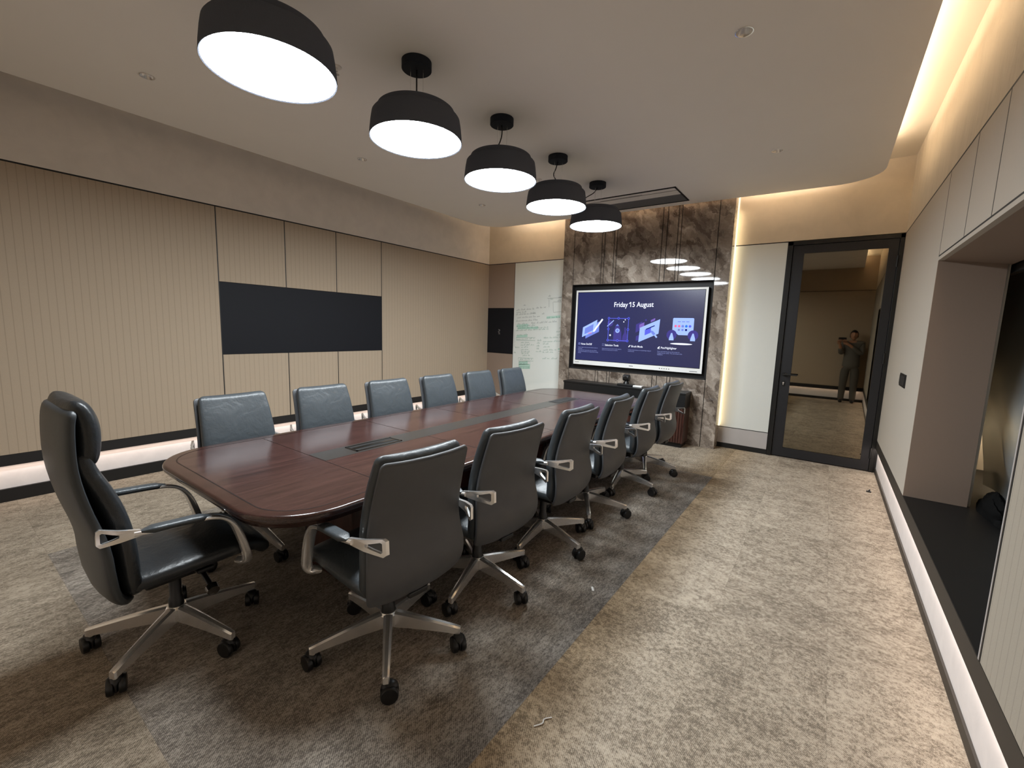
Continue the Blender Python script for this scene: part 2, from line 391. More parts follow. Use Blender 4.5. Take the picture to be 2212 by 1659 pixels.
def obj(name, bm, mat, parent=None, smooth=True, bevel=0, loc=(0, 0, 0), angle=40):
    bmesh.ops.recalc_face_normals(bm, faces=bm.faces[:])
    me = bpy.data.meshes.new(name); bm.to_mesh(me); bm.free()
    if smooth:
        me.polygons.foreach_set('use_smooth', [True]*len(me.polygons))
        try: me.set_sharp_from_angle(angle=math.radians(angle))
        except Exception: pass
    for m in (mat if isinstance(mat, list) else [mat]): me.materials.append(m)
    o = bpy.data.objects.new(name, me); COL.objects.link(o); o.location = loc
    if parent is not None: o.parent = parent
    if bevel:
        b = o.modifiers.new('bevel', 'BEVEL'); b.width = bevel; b.segments = 2; b.limit_method = 'ANGLE'; b.angle_limit = math.radians(40)
    return o
def struct(name, bm, mat, bevel=0, parent=None, smooth=False, **k):
    o = obj(name, bm, mat, parent, smooth=smooth, bevel=bevel, **k)
    if parent is None: o['kind'] = 'structure'
    return o
def tag(o, label, cat, group=None):
    o['label'] = label; o['category'] = cat
    if group: o['group'] = group
    return o
def thing(name, label, cat, loc=(0, 0, 0), rz=0.0, group=None):
    o = bpy.data.objects.new(name, None); COL.objects.link(o); o.location = loc; o.rotation_euler = (0, 0, rz)
    o.empty_display_size = 0.1
    return tag(o, label, cat, group)
def copy_tree(o, parent=None):
    c = o.copy(); COL.objects.link(c)
    if parent is not None: c.parent = parent
    for ch in list(o.children): copy_tree(ch, c)
    return c
def boxes(name, lst, mat, fn=struct, **k):
    bm = BM()
    for b in lst: box(bm, *b)
    return fn(name, bm, mat, **k)

# ------------------------------------------------------------------ room shell
boxes('floor', [(XL-0.12, 0.57, YN-0.12, 0.0, -0.1, 0.0)], MT['carpet'])
boxes('ceiling', [(XL-0.1, XR+0.1, YN-0.1, 0.1, ZU, ZU+0.1)], MT['ceiling_up'])
# dropped ceiling with rounded far corners
poly = [(0.285, YN), (0.285, -0.62)]
for k in range(1, 10):
    a = math.radians(90*k/10); poly.append((0.285-0.40+0.40*math.cos(a), -0.62+0.40*math.sin(a)))
poly += [(-0.115, -0.22), (-4.45, -0.375)]
for k in range(1, 10):
    a = math.radians(90+90*k/10); poly.append((-4.45+0.40*math.cos(a), -0.775+0.40*math.sin(a)))
poly += [(-4.85, -0.8), (-4.85, YN)]
DL = [(-4.03, -5.21), (-4.04, -3.47), (-4.04, -1.57), (-0.55, -3.48), (-0.55, -1.59)]
bm = BM()
def loop_edges(pts, z):
    vs = [bm.verts.new((x, y, z)) for x, y in pts]
    return vs, [bm.edges.new((vs[i], vs[(i+1) % len(vs)])) for i in range(len(vs))]
vb, eb = loop_edges(poly, ZC); alle = list(eb)
for x, y in DL: alle += loop_edges([(x+0.044*math.cos(2*PI*k/28), y+0.044*math.sin(2*PI*k/28)) for k in range(28)], ZC)[1]
bmesh.ops.triangle_fill(bm, use_beauty=True, use_dissolve=False, edges=alle)
vt = [bm.verts.new((x, y, ZC+0.085)) for x, y in poly]; bm.faces.new(vt)
for i in range(len(poly)): bm.faces.new((vb[i], vb[(i+1) % len(poly)], vt[(i+1) % len(poly)], vt[i]))
struct('ceiling_dropped', bm, MT['ceiling'], smooth=True, angle=30)
# left wall
G = 0.005
boxes('wall_left', [(XL-0.12, XL-0.022, YN, 0.0, 0.30, ZT+0.02)], MT['black'])
boxes('wall_left_upper', [(XL-0.12, XL, YN, 0.0, ZT+0.007, ZU)], MT['plaster_grey'])
boxes('wall_left_recess', [(XL-0.14, XL-0.06, YN-0.1, 0.0, 0.0, 0.30)], MT['recess'])
boxes('baseboard_left', [(XL-0.07, XL-0.035, YN-0.04, 0.0, 0.0, 0.104)], MT['black'])
boxes('trim_left', [(XL-0.06, XL+0.001, YN, 0.0, 0.30, 0.388)], MT['strip_black'])
ys = [-4.41, -3.715, -3.07, -2.378]
lp = [(YN, ys[0], 0.39, ZT-0.006), (ys[3], 0.0, 0.39, ZT-0.006)]
for a, b in zip(ys[:-1], ys[1:]): lp += [(a, b, 1.896, ZT-0.006), (a, b, 0.39, 1.135)]
for y0, y1, z0, z1 in lp:
    boxes('wall_panel', [(XL-0.022, XL, y0+G, y1-(G if y1 < -0.01 else 0), z0, z1)], MT['rib_x'])
boxes('trim_seams_left', [(XL-0.022, XL+0.0004, YN, 0.0, ZT-0.006, ZT+0.007)]+[(XL-0.022, XL+0.0004, y-G, y+G, z0, z1) for y in ys for z0, z1 in ((0.39, 1.135), (1.896, ZT-0.006))]+[(XL-0.022, XL-0.001, y-G, y+G, 1.135, 1.896) for y in (ys[0], ys[3])], MT['black'])
o = boxes('wall_niche_panel', [(XL-0.03, XL-0.002, ys[0]+G, ys[3]-G, 1.138, 1.892)], MT['navy'], fn=obj, smooth=False)
tag(o, 'wide black wall panel set flush in the ribbed left wall', 'wall panel')
# right wall
ND, NN, NZ0, NZ1, NX = -2.15, -4.165, 0.378, 2.055, 0.88       # niche
boxes('wall_right', [(XR+0.022, XR+0.12, ND+0.035, 0.0, 0.275, ZT+0.02), (XR+0.022, XR+0.12, NN-0.03, ND+0.03, NZ1+0.03, ZT+0.02), (XR+0.022, XR+0.12, YN, NN-0.035, 0.275, ZT+0.02)], MT['black'])
boxes('wall_right_upper', [(XR, XR+0.12, YN, 0.0, ZT+0.006, ZU)], MT['plaster_rough'])
boxes('wall_right_recess', [(XR+0.022, XR+0.14, YN, 0.0, 0.0, 0.275)], MT['recess'])
boxes('baseboard_right', [(XR+0.012, XR+0.03, YN, 0.0, 0.0, 0.052)], MT['strip_lit'])
boxes('trim_right', [(XR-0.001, XR+0.06, YN, 0.0, 0.276, 0.374)], MT['strip_lit'])
us = [ND, -2.83, -3.345, NN]
boxes('wall_panel', [(XR, XR+0.022, ND+G, 0.0, 0.376, ZT-0.006)], MT['panel'])
for a, b in zip(us[1:], us[:-1]):
    boxes('wall_panel', [(XR, XR+0.022, a+G, b-G, NZ1+0.035, ZT-0.006)], MT['panel'])
boxes('wall_panel', [(XR, XR+0.022, YN, NN-0.024, 0.376, ZT-0.006)], MT['rib_r'])
boxes('trim_panel_edge', [(XR-0.002, XR+0.022, NN-0.012, NN, 0.376, ZT-0.006)], MT['lowpanel'])
# black shadow-gap profiles between the panels
boxes('trim_seams_right', [(XR-0.0004, XR+0.022, YN, 0.0, ZT-0.006, ZT+0.006), (XR-0.0004, XR+0.022, ND-G, ND+G, NZ1+0.024, ZT-0.006), (XR-0.0004, XR+0.022, us[1]-G, us[1]+G, NZ1+0.035, ZT-0.006), (XR-0.0004, XR+0.022, us[2]-G, us[2]+G, NZ1+0.035, ZT-0.006), (XR-0.0004, XR+0.022, NN-0.024, NN-0.012, 0.376, ZT-0.006), (XR-0.0004, XR+0.022, NN, ND, NZ1+0.024, NZ1+0.035)], MT['black'])
boxes('trim_niche', [(XR-0.001, XR+0.03, NN, ND, NZ1, NZ1+0.024)], MT['panel'])
boxes('wall_niche_far', [(XR+0.001, NX, ND, ND+0.03, NZ0, NZ1)], MT['panel_back'])
boxes('wall_niche_near', [(XR+0.001, NX, NN-0.03, NN, NZ0, NZ1)], MT['panel_back'])
bm = BM(); vs = box(bm, XR+0.03, NX+0.02, NN, ND, NZ1, NZ1+0.03)
for i in (1, 2): vs[i].co.z = 2.012
struct('ceiling_niche', bm, MT['panel_back'])
boxes('ceiling_window', [(NX+0.02, 1.4, NN-0.4, -0.8, 2.2, 2.23), (NX, NX+0.02, NN-0.4, -0.8, 2.035, 2.23)], MT['panel_back'])
boxes('wall_window_reveal', [(1.30, 1.34, NN-0.4, -0.8, 0.2, 2.23)], MT['plaster_warm'])
boxes('wall_window_side', [(NX, 1.34, -0.8, -0.76, 0.2, 2.23), (NX, 1.34, NN-0.44, NN-0.40, 0.2, 2.23), (NX, NX+0.02, ND+0.03, -0.8, 0.2, 2.02), (NX, NX+0.02, NN-0.40, NN-0.03, 0.2, 2.02)], MT['plaster_warm'])
boxes('trim_sill', [(XR, NX, NN, ND, NZ0-0.06, NZ0), (NX, 1.34, NN-0.40, -0.8, NZ0-0.06, NZ0)], MT['black'])
# near wall (behind the viewer, mirrored in the glass door)
boxes('wall_near', [(XL-0.1, XR+0.1, YN-0.12, YN, 0.262, ZU)], MT['rib_x'])
boxes('wall_near_recess', [(XL-0.1, XR+0.1, YN-0.14, YN-0.06, 0.0, 0.262)], MT['recess'])
boxes('baseboard_near', [(XL-0.1, XR+0.1, YN-0.06, YN-0.035, 0.0, 0.06)], MT['black'])
boxes('trim_near', [(XL-0.1, XR+0.1, YN-0.03, YN+0.002, 0.264, 0.35), (XL, XR, YN-0.01, YN+0.002, ZT-0.006, ZT+0.006)], MT['strip_black'])
# back wall
WBX0, WBX1 = -4.575, -3.40
boxes('trim_seams_back', [(XL, -0.515, -0.0004, 0.02, ZT-0.006, ZT+0.006), (WBX0-G, WBX0+0.004, -0.0004, 0.02, 0.28, ZT-0.006), (XL, -0.519, -0.0004, 0.02, 0.278, 0.286)], MT['black'])
MX0, MX1, MY = -3.50, -1.10, -0.20
boxes('wall_back', [(XL, -0.515, 0.02, 0.12, 0.0, ZT+0.02)], MT['black'])
boxes('wall_back_upper', [(XL, XR, 0.0, 0.12, ZT+0.006, ZU)], MT['plaster_warm'])
for z0, z1 in ((1.865, ZT-0.006), (0.285, 1.045)):
    boxes('wall_panel', [(XL, WBX0-G, 0.0, 0.02, z0, z1)], MT['panel_back'])
o = boxes('wall_niche_panel', [(XL, WBX0-G, 0.002, 0.02, 1.052, 1.858)], MT['navy'], fn=obj, smooth=False)
tag(o, 'small square black panel on the back wall beside the whiteboard', 'wall panel')
bm = BM()                                                     # faint white scribble in the middle of the black panel
for k in range(5):
    cx, cz = -4.90+0.008*math.sin(k*2.1), 1.475-0.019*k
    tube(bm, [(cx-0.012+0.007*j, 0.001, cz+0.008*math.sin(j*1.7+k)) for j in range(5)], 0.0022, 5)
obj('chalk_mark', bm, MT['lowpanel'], o)
boxes('wall_panel', [(XL, MX0+0.05, 0.0, 0.02, 0.066, 0.278)], MT['lowpanel'])
boxes('wall_panel', [(MX1, -0.519, 0.0, 0.02, 0.066, 0.278)], MT['lowpanel'])
boxes('baseboard_back', [(XL, MX0, 0.004, 0.02, 0.0, 0.062), (MX1, -0.515, 0.004, 0.02, 0.0, 0.062)], MT['black'])
o = boxes('glass_panel', [(MX1+0.001, -0.519, -0.002, 0.018, 0.287, ZT-0.006)], MT['creamglass'], fn=obj, smooth=False)
tag(o, 'tall glossy cream glass panel between the marble and the glass door', 'glass panel')
led = boxes('led_strip', [(MX1+0.002, MX1+0.008, -0.010, -0.003, 0.29, ZC+0.1)], MT['led'], fn=obj, smooth=False)
tag(led, 'vertical lit LED strip down the right edge of the marble', 'light strip')
area('marble_edge_led', (MX1+0.012, -0.05, 1.68), (0.8, 0.6, 0), 2.76, 0.02, 0.7, (1.0, 0.80, 0.50), 'z')

# marble cladding with narrow seams and a recess for the display
sx = [MX0, -3.318, -2.858, -2.815, -2.669, -2.626, -1.981, -1.918, -1.776, -1.733, -1.275, MX1]
TVX0, TVX1, TVZ0, TVZ1 = -3.318, -1.275, 0.905, 2.205
bm = BM()
for i, (a, b) in enumerate(zip(sx[:-1], sx[1:])):
    a2, b2 = a+(0.0048 if i else 0), b-(0.0048 if i < len(sx)-2 else 0)
    if i in (0, len(sx)-2): box(bm, a2, b2, MY, 0.0, 0.0, ZU)
    else:
        box(bm, a2, b2, MY, MY+0.02, 0.0, TVZ0); box(bm, a2, b2, MY, MY+0.02, TVZ1, ZU)
struct('wall_marble', bm, MT['marble'])
boxes('wall_marble_backing', [(sx[1]-0.01, sx[-2]+0.01, MY+0.012, 0.0, 0.0, TVZ0-0.005), (sx[1]-0.01, sx[-2]+0.01, MY+0.012, 0.0, TVZ1+0.005, ZU), (sx[1]-0.01, sx[-2]+0.01, -0.12, 0.0, TVZ0-0.005, TVZ1+0.005)], MT['black'])
boxes('trim_display_recess', [(TVX0, TVX0+0.006, MY, -0.12, TVZ0, TVZ1), (TVX1-0.006, TVX1, MY, -0.12, TVZ0, TVZ1), (TVX0, TVX1, MY, -0.12, TVZ1-0.006, TVZ1), (TVX0, TVX1, MY, -0.12, TVZ0, TVZ0+0.02)], MT['strip_black'])

# ------------------------------------------------------------------ door
fr = boxes('door_1', [(-0.512, -0.462, -0.012, 0.1, 0.0, 2.640), (0.508, XR-0.001, -0.012, 0.1, 0.0, 2.640), (-0.512, XR-0.001, -0.012, 0.1, 2.596, 2.640)], MT['doorblack'], bevel=0.002)
DX0, DX1, DZ0, DZ1 = -0.458, 0.504, 0.012, 2.592
gx0, gx1, gz0, gz1 = -0.345, 0.425, 0.122, 2.50
leaf = boxes('door_leaf', [(DX0, gx0, -0.006, 0.045, DZ0, DZ1), (gx1, DX1, -0.006, 0.045, DZ0, DZ1), (gx0, gx1, -0.006, 0.045, DZ0, gz0), (gx0, gx1, -0.006, 0.045, gz1, DZ1)], MT['doorframe'], fn=obj, smooth=False, parent=fr)
dgl = boxes('door_glass', [(gx0-0.01, gx1+0.01, 0.012, 0.020, gz0-0.01, gz1+0.01)], MT['doorglass'], fn=obj, smooth=False, parent=leaf)
bm = BM(); cyl(bm, (-0.412, -0.004, 1.045), (-0.412, -0.016, 1.045), 0.026, n=24); cyl(bm, (-0.412, -0.01, 1.045), (-0.412, -0.055, 1.045), 0.011)
sweep(bm, [(-0.424, -0.055, 1.045), (-0.35, -0.056, 1.045), (-0.275, -0.056, 1.045)], (0.011, 0.009), side=(0, 1, 0))
dh = obj('door_handle', bm, MT['doorblack'], leaf)
bm = BM(); prism(bm, rrect(-0.412-0.016, -0.412+0.016, 0.90, 0.965, 0.012), -0.004, 0.008)
for v in bm.verts: v.co = Vector((v.co.x, -v.co.z-0.006, v.co.y))
ke = obj('lock_escutcheon', bm, MT['doorblack'], leaf)
bm = BM(); cyl(bm, (-0.412, -0.012, 0.940), (-0.412, -0.017, 0.940), 0.009); box(bm, -0.416, -0.408, -0.017, -0.012, 0.915, 0.94)
kc = obj('lock_cylinder', bm, MT['chrome'], leaf)
for q in (leaf, dgl, dh, ke, kc): q.data.transform(Matrix.Translation((-0.506, 0, 0)))
leaf.location = (0.506, 0, 0); leaf.rotation_euler = (0, 0, -0.0155)         # the leaf stands a finger's breadth ajar
for hz in (0.22, 1.3, 2.35):
    bm = BM(); cyl(bm, (0.506, -0.014, hz-0.06), (0.506, -0.014, hz+0.06), 0.010); obj('hinge', bm, MT['doorblack'], fr)
# dim corridor beyond the door
boxes('floor_corridor', [(-1.6, 1.7, 0.0, 3.0, -0.1, 0.0)], MT['carpet'])
boxes('wall_corridor', [(-1.6, 1.7, 2.6, 2.7, 0.0, 2.9), (-1.7, -1.6, 0.1, 2.7, 0.0, 2.9), (1.6, 1.7, 0.1, 2.7, 0.0, 2.9)], MT['panel'])
boxes('ceiling_corridor', [(-1.7, 1.7, 0.1, 2.7, 2.8, 2.9)], MT['ceiling'])
boxes('wall_back_pier', [(XR, 1.7, 0.0, 0.12, 0.0, ZU)], MT['black'])

# light switch by the door
sw = thing('light_switch', 'black three-gang rocker switch plate on the right wall near the glass door', 'light switch', (XR, -1.33, 1.165))
boxes('switch_plate', [(-0.008, 0.0, -0.165, 0.165, -0.056, 0.056)], MT['plastic'], fn=obj, parent=sw, smooth=False, bevel=0.002)
for yy in (-0.10, 0.0, 0.10): boxes('rocker', [(-0.012, -0.007, yy-0.045, yy+0.045, -0.040, 0.040)], MT['grommet'], fn=obj, parent=sw, smooth=False, bevel=0.001)

# ------------------------------------------------------------------ ceiling fittings
def pendant_master():
    t = thing('pendant_lamp', '', 'pendant lamp')
    zb = 2.69
    bm = BM()
    lathe(bm, [(0.286, zb+0.004), (0.292, zb), (0.2935, zb+0.004), (0.291, zb+0.04), (0.284, zb+0.10), (0.277, zb+0.140), (0.272, zb+0.147), (0.255, zb+0.156), (0.250, zb+0.158), (0.249, zb+0.162), (0.243, zb+0.186), (0.235, zb+0.192), (0.0005, zb+0.193)], n=72, caps=False)
    obj('lamp_shade', bm, MT['shade'], t, angle=30)
    bm = BM(); lathe(bm, [(0.0005, zb+0.006), (0.15, zb+0.006), (0.2865, zb+0.0045)], n=72, caps=False); obj('diffuser', bm, MT['diffuser'], t)
    bm = BM(); lathe(bm, [(0.0005, 3.118), (0.090, 3.118), (0.094, 3.122), (0.094, 3.1685), (0.0005, 3.1685)], n=40, caps=False); obj('canopy', bm, MT['canopy'], t, angle=30)
    for k in range(3):
        a = 0.4+k*2*PI/3; bm = BM(); tube(bm, [(0.045*math.cos(a), 0.045*math.sin(a), 3.117), (0.045*math.cos(a), 0.045*math.sin(a), zb+0.192)], 0.0011, 5); obj('suspension_wire', bm, MT['chrome'], t)
    return t
PX, PY = -2.300, [-5.20, -4.29, -3.395, -2.50, -1.605]
sag = [[(0, 0), (0, 0)], [(0, 0), (0, 0), (0, 0)], [(0, 0), (0.004, 0), (-0.004, -0.01), (-0.035, -0.02), (-0.05, -0.03)], [(0, 0), (-0.012, -0.01), (-0.03, -0.02), (0.0, 0.0), (0.035, 0.03)], [(0, 0), (-0.03, -0.03), (-0.10, -0.09), (-0.13, -0.12), (-0.115, -0.11)]]
plab = ['pendant lamp nearest the camera, its top cut by the picture edge', 'second pendant lamp from the camera, with a straight black cord', 'middle one of the five pendant lamps over the table', 'fourth pendant lamp from the camera, partly covering the last one', 'farthest pendant lamp, in front of the marble and ceiling grille']
pm = pendant_master()
for i, y in enumerate(PY):
    o = pm if i == 0 else copy_tree(pm)
    o.location = (PX, y, 0); tag(o, plab[i], 'pendant lamp', 'pendant lamps over the table')
for i, y in enumerate(PY):
    root = [o for o in bpy.data.objects if o.get('label') == plab[i]][0]
    q = sag[i]; zz = np.linspace(3.118, 2.876, len(q))
    pts = smooth_path([(a, b, z) for (a, b), z in zip(q, zz)], 16)
    bm = BM(); tube(bm, pts, 0.0048, 8); obj('cord', bm, MT['plastic'], root)

def downlight():
    t = thing('downlight', '', 'downlight')
    bm = BM(); lathe(bm, [(0.043, 0.002), (0.047, 0.0), (0.0475, -0.002), (0.042, -0.0025), (0.024, 0.050), (0.0005, 0.050)], n=28, caps=False)
    obj('reflector', bm, MT['chrome'], t, angle=25)
    bm = BM(); lathe(bm, [(0.0005, 0.047), (0.0235, 0.047)], n=20, caps=False); obj('lens', bm, MT['plastic'], t)
    return t
dls = [(-4.03, -5.21, 'unlit recessed downlight in the ceiling above the near left corner'), (-4.04, -3.47, 'unlit recessed downlight left of the second pendant lamp'), (-4.04, -1.57, 'unlit recessed downlight in the far left part of the ceiling'),
       (-0.55, -3.48, 'unlit recessed downlight at the top right, nearest the camera on that side'), (-0.55, -1.59, 'unlit recessed downlight in the ceiling in front of the glass door')]
dm = downlight()
for i, (x, y, lab) in enumerate(dls):
    o = dm if i == 0 else copy_tree(dm)
    o.location = (x, y, ZC-0.001); tag(o, lab, 'downlight', 'recessed downlights in the ceiling')
# the reflector bowls sit in shallow pockets of the dropped ceiling
sp_lab = ['small ceiling sprinkler beside the nearest pendant lamp', 'small ceiling sprinkler right of the middle pendant lamp']
for (x, y), lab in zip([(-2.79, -4.54), (-2.81, -2.04)], sp_lab):
    t = thing('sprinkler', lab, 'sprinkler', (x, y, ZC), 0, 'ceiling sprinklers')
    bm = BM(); lathe(bm, [(0.0005, -0.006), (0.03, -0.006), (0.032, 0), (0.0005, 0)], n=20, caps=False); obj('rosette', bm, MT['acwhite'], t)
    bm = BM(); cyl(bm, (0, 0, -0.004), (0, 0, -0.03), 0.008, n=10); cyl(bm, (0, 0, -0.045), (0, 0, -0.048), 0.016, n=12)
    tube(bm, [(0.01, 0, -0.028), (0.012, 0, -0.046)], 0.002, 6); tube(bm, [(-0.01, 0, -0.028), (-0.012, 0, -0.046)], 0.002, 6); obj('sprinkler_head', bm, MT['chrome'], t)
# linear air grille
ac = thing('air_grille', 'long rectangular ceiling air grille with black frame, in front of the marble', 'air grille', (-2.25, -0.745, ZC))
ax0, ax1, ay0, ay1 = -0.62, 0.655, -0.305, 0.30
boxes('grille_frame', [(ax0, ax1, ay0, ay0+0.022, -0.008, 0), (ax0, ax1, ay1-0.016, ay1, -0.008, 0), (ax0, ax0+0.016, ay0, ay1, -0.008, 0), (ax1-0.016, ax1, ay0, ay1, -0.008, 0)], MT['black'], fn=obj, parent=ac, smooth=False)
boxes('grille_panel', [(ax0+0.016, ax1-0.016, ay0+0.022, -0.185, -0.004, 0), (ax0+0.016, ax1-0.016, -0.165, -0.01, -0.004, 0)], MT['acwhite'], fn=obj, parent=ac, smooth=False)
boxes('grille_slot', [(ax0+0.016, ax1-0.016, -0.186, -0.164, -0.001, 0), (ax0+0.3, ax0+0.85, -0.205, -0.195, -0.0045, -0.003)], MT['black'], fn=obj, parent=ac, smooth=False)
boxes('grille_filter', [(ax0+0.016, ax1-0.016, -0.01, ay1-0.016, -0.003, 0)], MT['acgrey'], fn=obj, parent=ac, smooth=False)

# ------------------------------------------------------------------ display
tv = thing('display_screen', 'large wall display with white bezel showing Friday 15 August', 'display', (-2.29, -0.19, 1.55))
hx, hz0, hz1 = 0.958, -0.568, 0.567
bm = BM(); box(bm, -hx, hx, 0.006, 0.065, hz0, hz1); obj('display_housing', bm, MT['plastic'], tv, smooth=False)
sx0, sx1, sz0, sz1 = -hx+0.034, hx-0.036, hz0+0.072, hz1-0.034
boxes('bezel', [(-hx, sx0-0.008, 0, 0.02, hz0, hz1), (sx1+0.008, hx, 0, 0.02, hz0, hz1), (sx0-0.008, sx1+0.008, 0, 0.02, hz0, sz0-0.008), (sx0-0.008, sx1+0.008, 0, 0.02, sz1+0.008, hz1)], MT['white'], fn=obj, parent=tv, smooth=False)
nn = N('screen_glow'); nn.set((0.01, 0.01, 0.015, 1), 0.22, spec=0.5)
tc = nn.n('ShaderNodeTexCoord'); sp = nn.n('ShaderNodeSeparateXYZ'); nn.l(tc.outputs['Object'], sp.inputs[0])
g = nn.math('ADD', nn.math('MULTIPLY', sp.outputs[0], 0.45), 0.5)
nn.l(nn.mix(g, srgb(30, 38, 92), srgb(40, 40, 74)), nn.b.inputs['Emission Color']); nn.b.inputs['Emission Strength'].default_value = 0.50
MT['screen'] = nn.m
scr = boxes('screen', [(sx0, sx1, 0.004, 0.01, sz0, sz1)], MT['screen'], fn=obj, parent=tv, smooth=False)
E_ = {k: emis('screen_'+k, c, s*0.58) for k, c, s in (('white', srgb(235, 240, 255), 1.0), ('pale', srgb(158, 184, 250), 1.0), ('mid', srgb(112, 130, 215), 1.0), ('violet', srgb(96, 104, 230), 0.9), ('dim', srgb(72, 66, 140), 0.9), ('purple', srgb(128, 104, 190), 0.9), ('pink', srgb(226, 110, 150), 1.0), ('blue', srgb(50, 120, 220), 1.0), ('navy', srgb(28, 36, 110), 1.0), ('grey', srgb(130, 138, 190), 0.9))}
def text_mesh(s, size, x, z, mat, name, parent, align='LEFT', y=0.0032, sxk=1.0):
    cu = bpy.data.curves.new(name, 'FONT'); cu.body = s; cu.size = size; cu.align_x = align; cu.offset = size*0.012; cu.resolution_u = 3
    to = bpy.data.objects.new(name, cu); COL.objects.link(to)
    dg = bpy.context.evaluated_depsgraph_get(); me = bpy.data.meshes.new_from_object(to.evaluated_get(dg))
    bpy.data.objects.remove(to); bpy.data.curves.remove(cu)
    me.name = name
    for v in me.vertices: v.co = Vector((x+v.co.x*sxk, y, z+v.co.y))
    me.materials.clear(); me.materials.append(mat)
    o = bpy.data.objects.new(name, me); COL.objects.link(o); o.parent = parent
    return o
ht = text_mesh('Friday 15 August', 0.100, -0.04, 0.315, E_['white'], 'heading_text', scr, 'CENTER', sxk=0.86)
def extent(t_):
    o = text_mesh(t_, 0.100, 0, 0, E_['white'], 'measure', None, sxk=0.86); xs = [v.co.x for v in o.data.vertices]; z1 = max(v.co.z for v in o.data.vertices)
    m = o.data; bpy.data.objects.remove(o); bpy.data.meshes.remove(m); return min(xs), max(xs), z1
full, one, dig = extent('Friday 15 August'), extent('Friday 1'), extent('1')
hx0 = min(v.co.x for v in ht.data.vertices); xr = hx0+one[1]-full[0]; wd = dig[1]-dig[0]; zt = 0.315+dig[2]
bm = BM(); bm.from_mesh(ht.data)                               # flag and foot of the figure 1
for q in ([(xr-wd, zt), (xr-wd-0.021, zt-0.016), (xr-wd-0.021, zt-0.029), (xr-wd, zt-0.017)],):
    bm.faces.new([bm.verts.new((x, 0.0032, z)) for x, z in q])
bm.to_mesh(ht.data); bm.free()
cols = [-0.885, -0.485, -0.075, 0.352]
heads = ['Note On/Off', 'Selection Tools', 'Brush Mode', 'Pen/Highlighter']
bodies = ['Press a layer at the top and switch notes on\nthat layer.\nIf you tap the 2 next tabs, the note will be\nsaved automatically as an image before saving\nthe file.',
          'Select the area you want to edit, capture,\nsend to an email, print, or search.',
          'Create watercolours or oil paintings using an\nactual brush.',
          'Press and hold the pen on the screen to\nchange the pen colour. The end of pen is the\nhighlighter.']
for cx, h, b in zip(cols, heads, bodies):
    text_mesh(h, 0.040, cx+0.045, -0.262, E_['white'], 'caption_text', scr, sxk=0.86)
    text_mesh(b, 0.0215, cx, -0.308, E_['grey'], 'body_text', scr, sxk=0.86)
class Flat:
    """flat coloured shapes on the lit screen, a hair apart so that later ones lie on top"""
    def __init__(s): s.bm = BM(); s.mats = []; s.y = 0.0036
    def poly(s, pts, m):
        if m not in s.mats: s.mats.append(m)
        f = s.bm.faces.new([s.bm.verts.new((x, s.y, z)) for x, z in pts]); f.material_index = s.mats.index(m); s.y -= 0.00008
    def rect(s, x0, x1, z0, z1, m): s.poly([(x0, z0), (x1, z0), (x1, z1), (x0, z1)], m)
    def disc(s, x, z, r, m, n=20, k=1.0): s.poly([(x+r*math.cos(2*PI*i/n), z+r*k*math.sin(2*PI*i/n)) for i in range(n)], m)
    def line(s, a, b, w_, m):
        d = Vector((b[0]-a[0], b[1]-a[1])).normalized()*w_/2; p = Vector((-d.y, d.x))
        s.poly([(a[0]+p.x, a[1]+p.y), (a[0]-p.x, a[1]-p.y), (b[0]-p.x, b[1]-p.y), (b[0]+p.x, b[1]+p.y)], m)
    def done(s, name, parent): return obj(name, s.bm, [E_[m] for m in s.mats], parent, smooth=False)
f = Flat()                                                     # tilted note sheets with a pen
f.poly([(-0.77, -0.165), (-0.55, -0.055), (-0.55, 0.10), (-0.77, -0.02)], 'mid')
f.poly([(-0.83, -0.145), (-0.60, -0.04), (-0.585, 0.125), (-0.82, 0.005)], 'pale'); f.poly([(-0.79, -0.10), (-0.65, -0.035), (-0.645, 0.06), (-0.785, -0.01)], 'mid')
f.line((-0.73, -0.085), (-0.67, -0.075), 0.01, 'pink'); f.line((-0.64, -0.055), (-0.50, 0.135), 0.026, 'white'); f.done('screen_icon', scr)
f = Flat()                                                     # selection frame round a rocket
f.poly([(-0.315, -0.19), (-0.185, -0.19), (-0.195, -0.05), (-0.235, 0.045), (-0.26, 0.065), (-0.285, 0.045), (-0.315, -0.05)], 'dim')
f.poly([(-0.285, 0.04), (-0.235, 0.04), (-0.26, 0.068)], 'mid'); f.disc(-0.255, -0.03, 0.033, 'pale'); f.disc(-0.255, -0.03, 0.02, 'mid')
f.poly([(-0.18, -0.19), (-0.10, -0.19), (-0.10, -0.10), (-0.12, -0.05), (-0.13, 0.02), (-0.15, 0.02), (-0.15, -0.06), (-0.17, -0.10)], 'dim')
f.disc(-0.375, 0.075, 0.045, 'dim'); f.line((-0.42, 0.03), (-0.32, 0.12), 0.012, 'pale')
for a, b in (((-0.40, 0.15), (-0.095, 0.15)), ((-0.095, 0.15), (-0.095, -0.175)), ((-0.095, -0.175), (-0.40, -0.175)), ((-0.40, -0.175), (-0.40, 0.15))): f.line(a, b, 0.008, 'violet')
for x, z in ((-0.40, 0.15), (-0.248, 0.15), (-0.095, 0.15), (-0.40, -0.01), (-0.095, -0.01), (-0.40, -0.175), (-0.248, -0.175), (-0.095, -0.175)): f.disc(x, z, 0.018, 'violet', 14); f.disc(x, z, 0.009, 'navy', 12)
f.disc(-0.145, 0.13, 0.010, 'white', 4); f.disc(-0.165, 0.10, 0.009, 'white', 8); f.disc(-0.365, -0.10, 0.016, 'white', 4); f.done('screen_icon', scr)
f = Flat()                                                     # brush panel before floating tiles
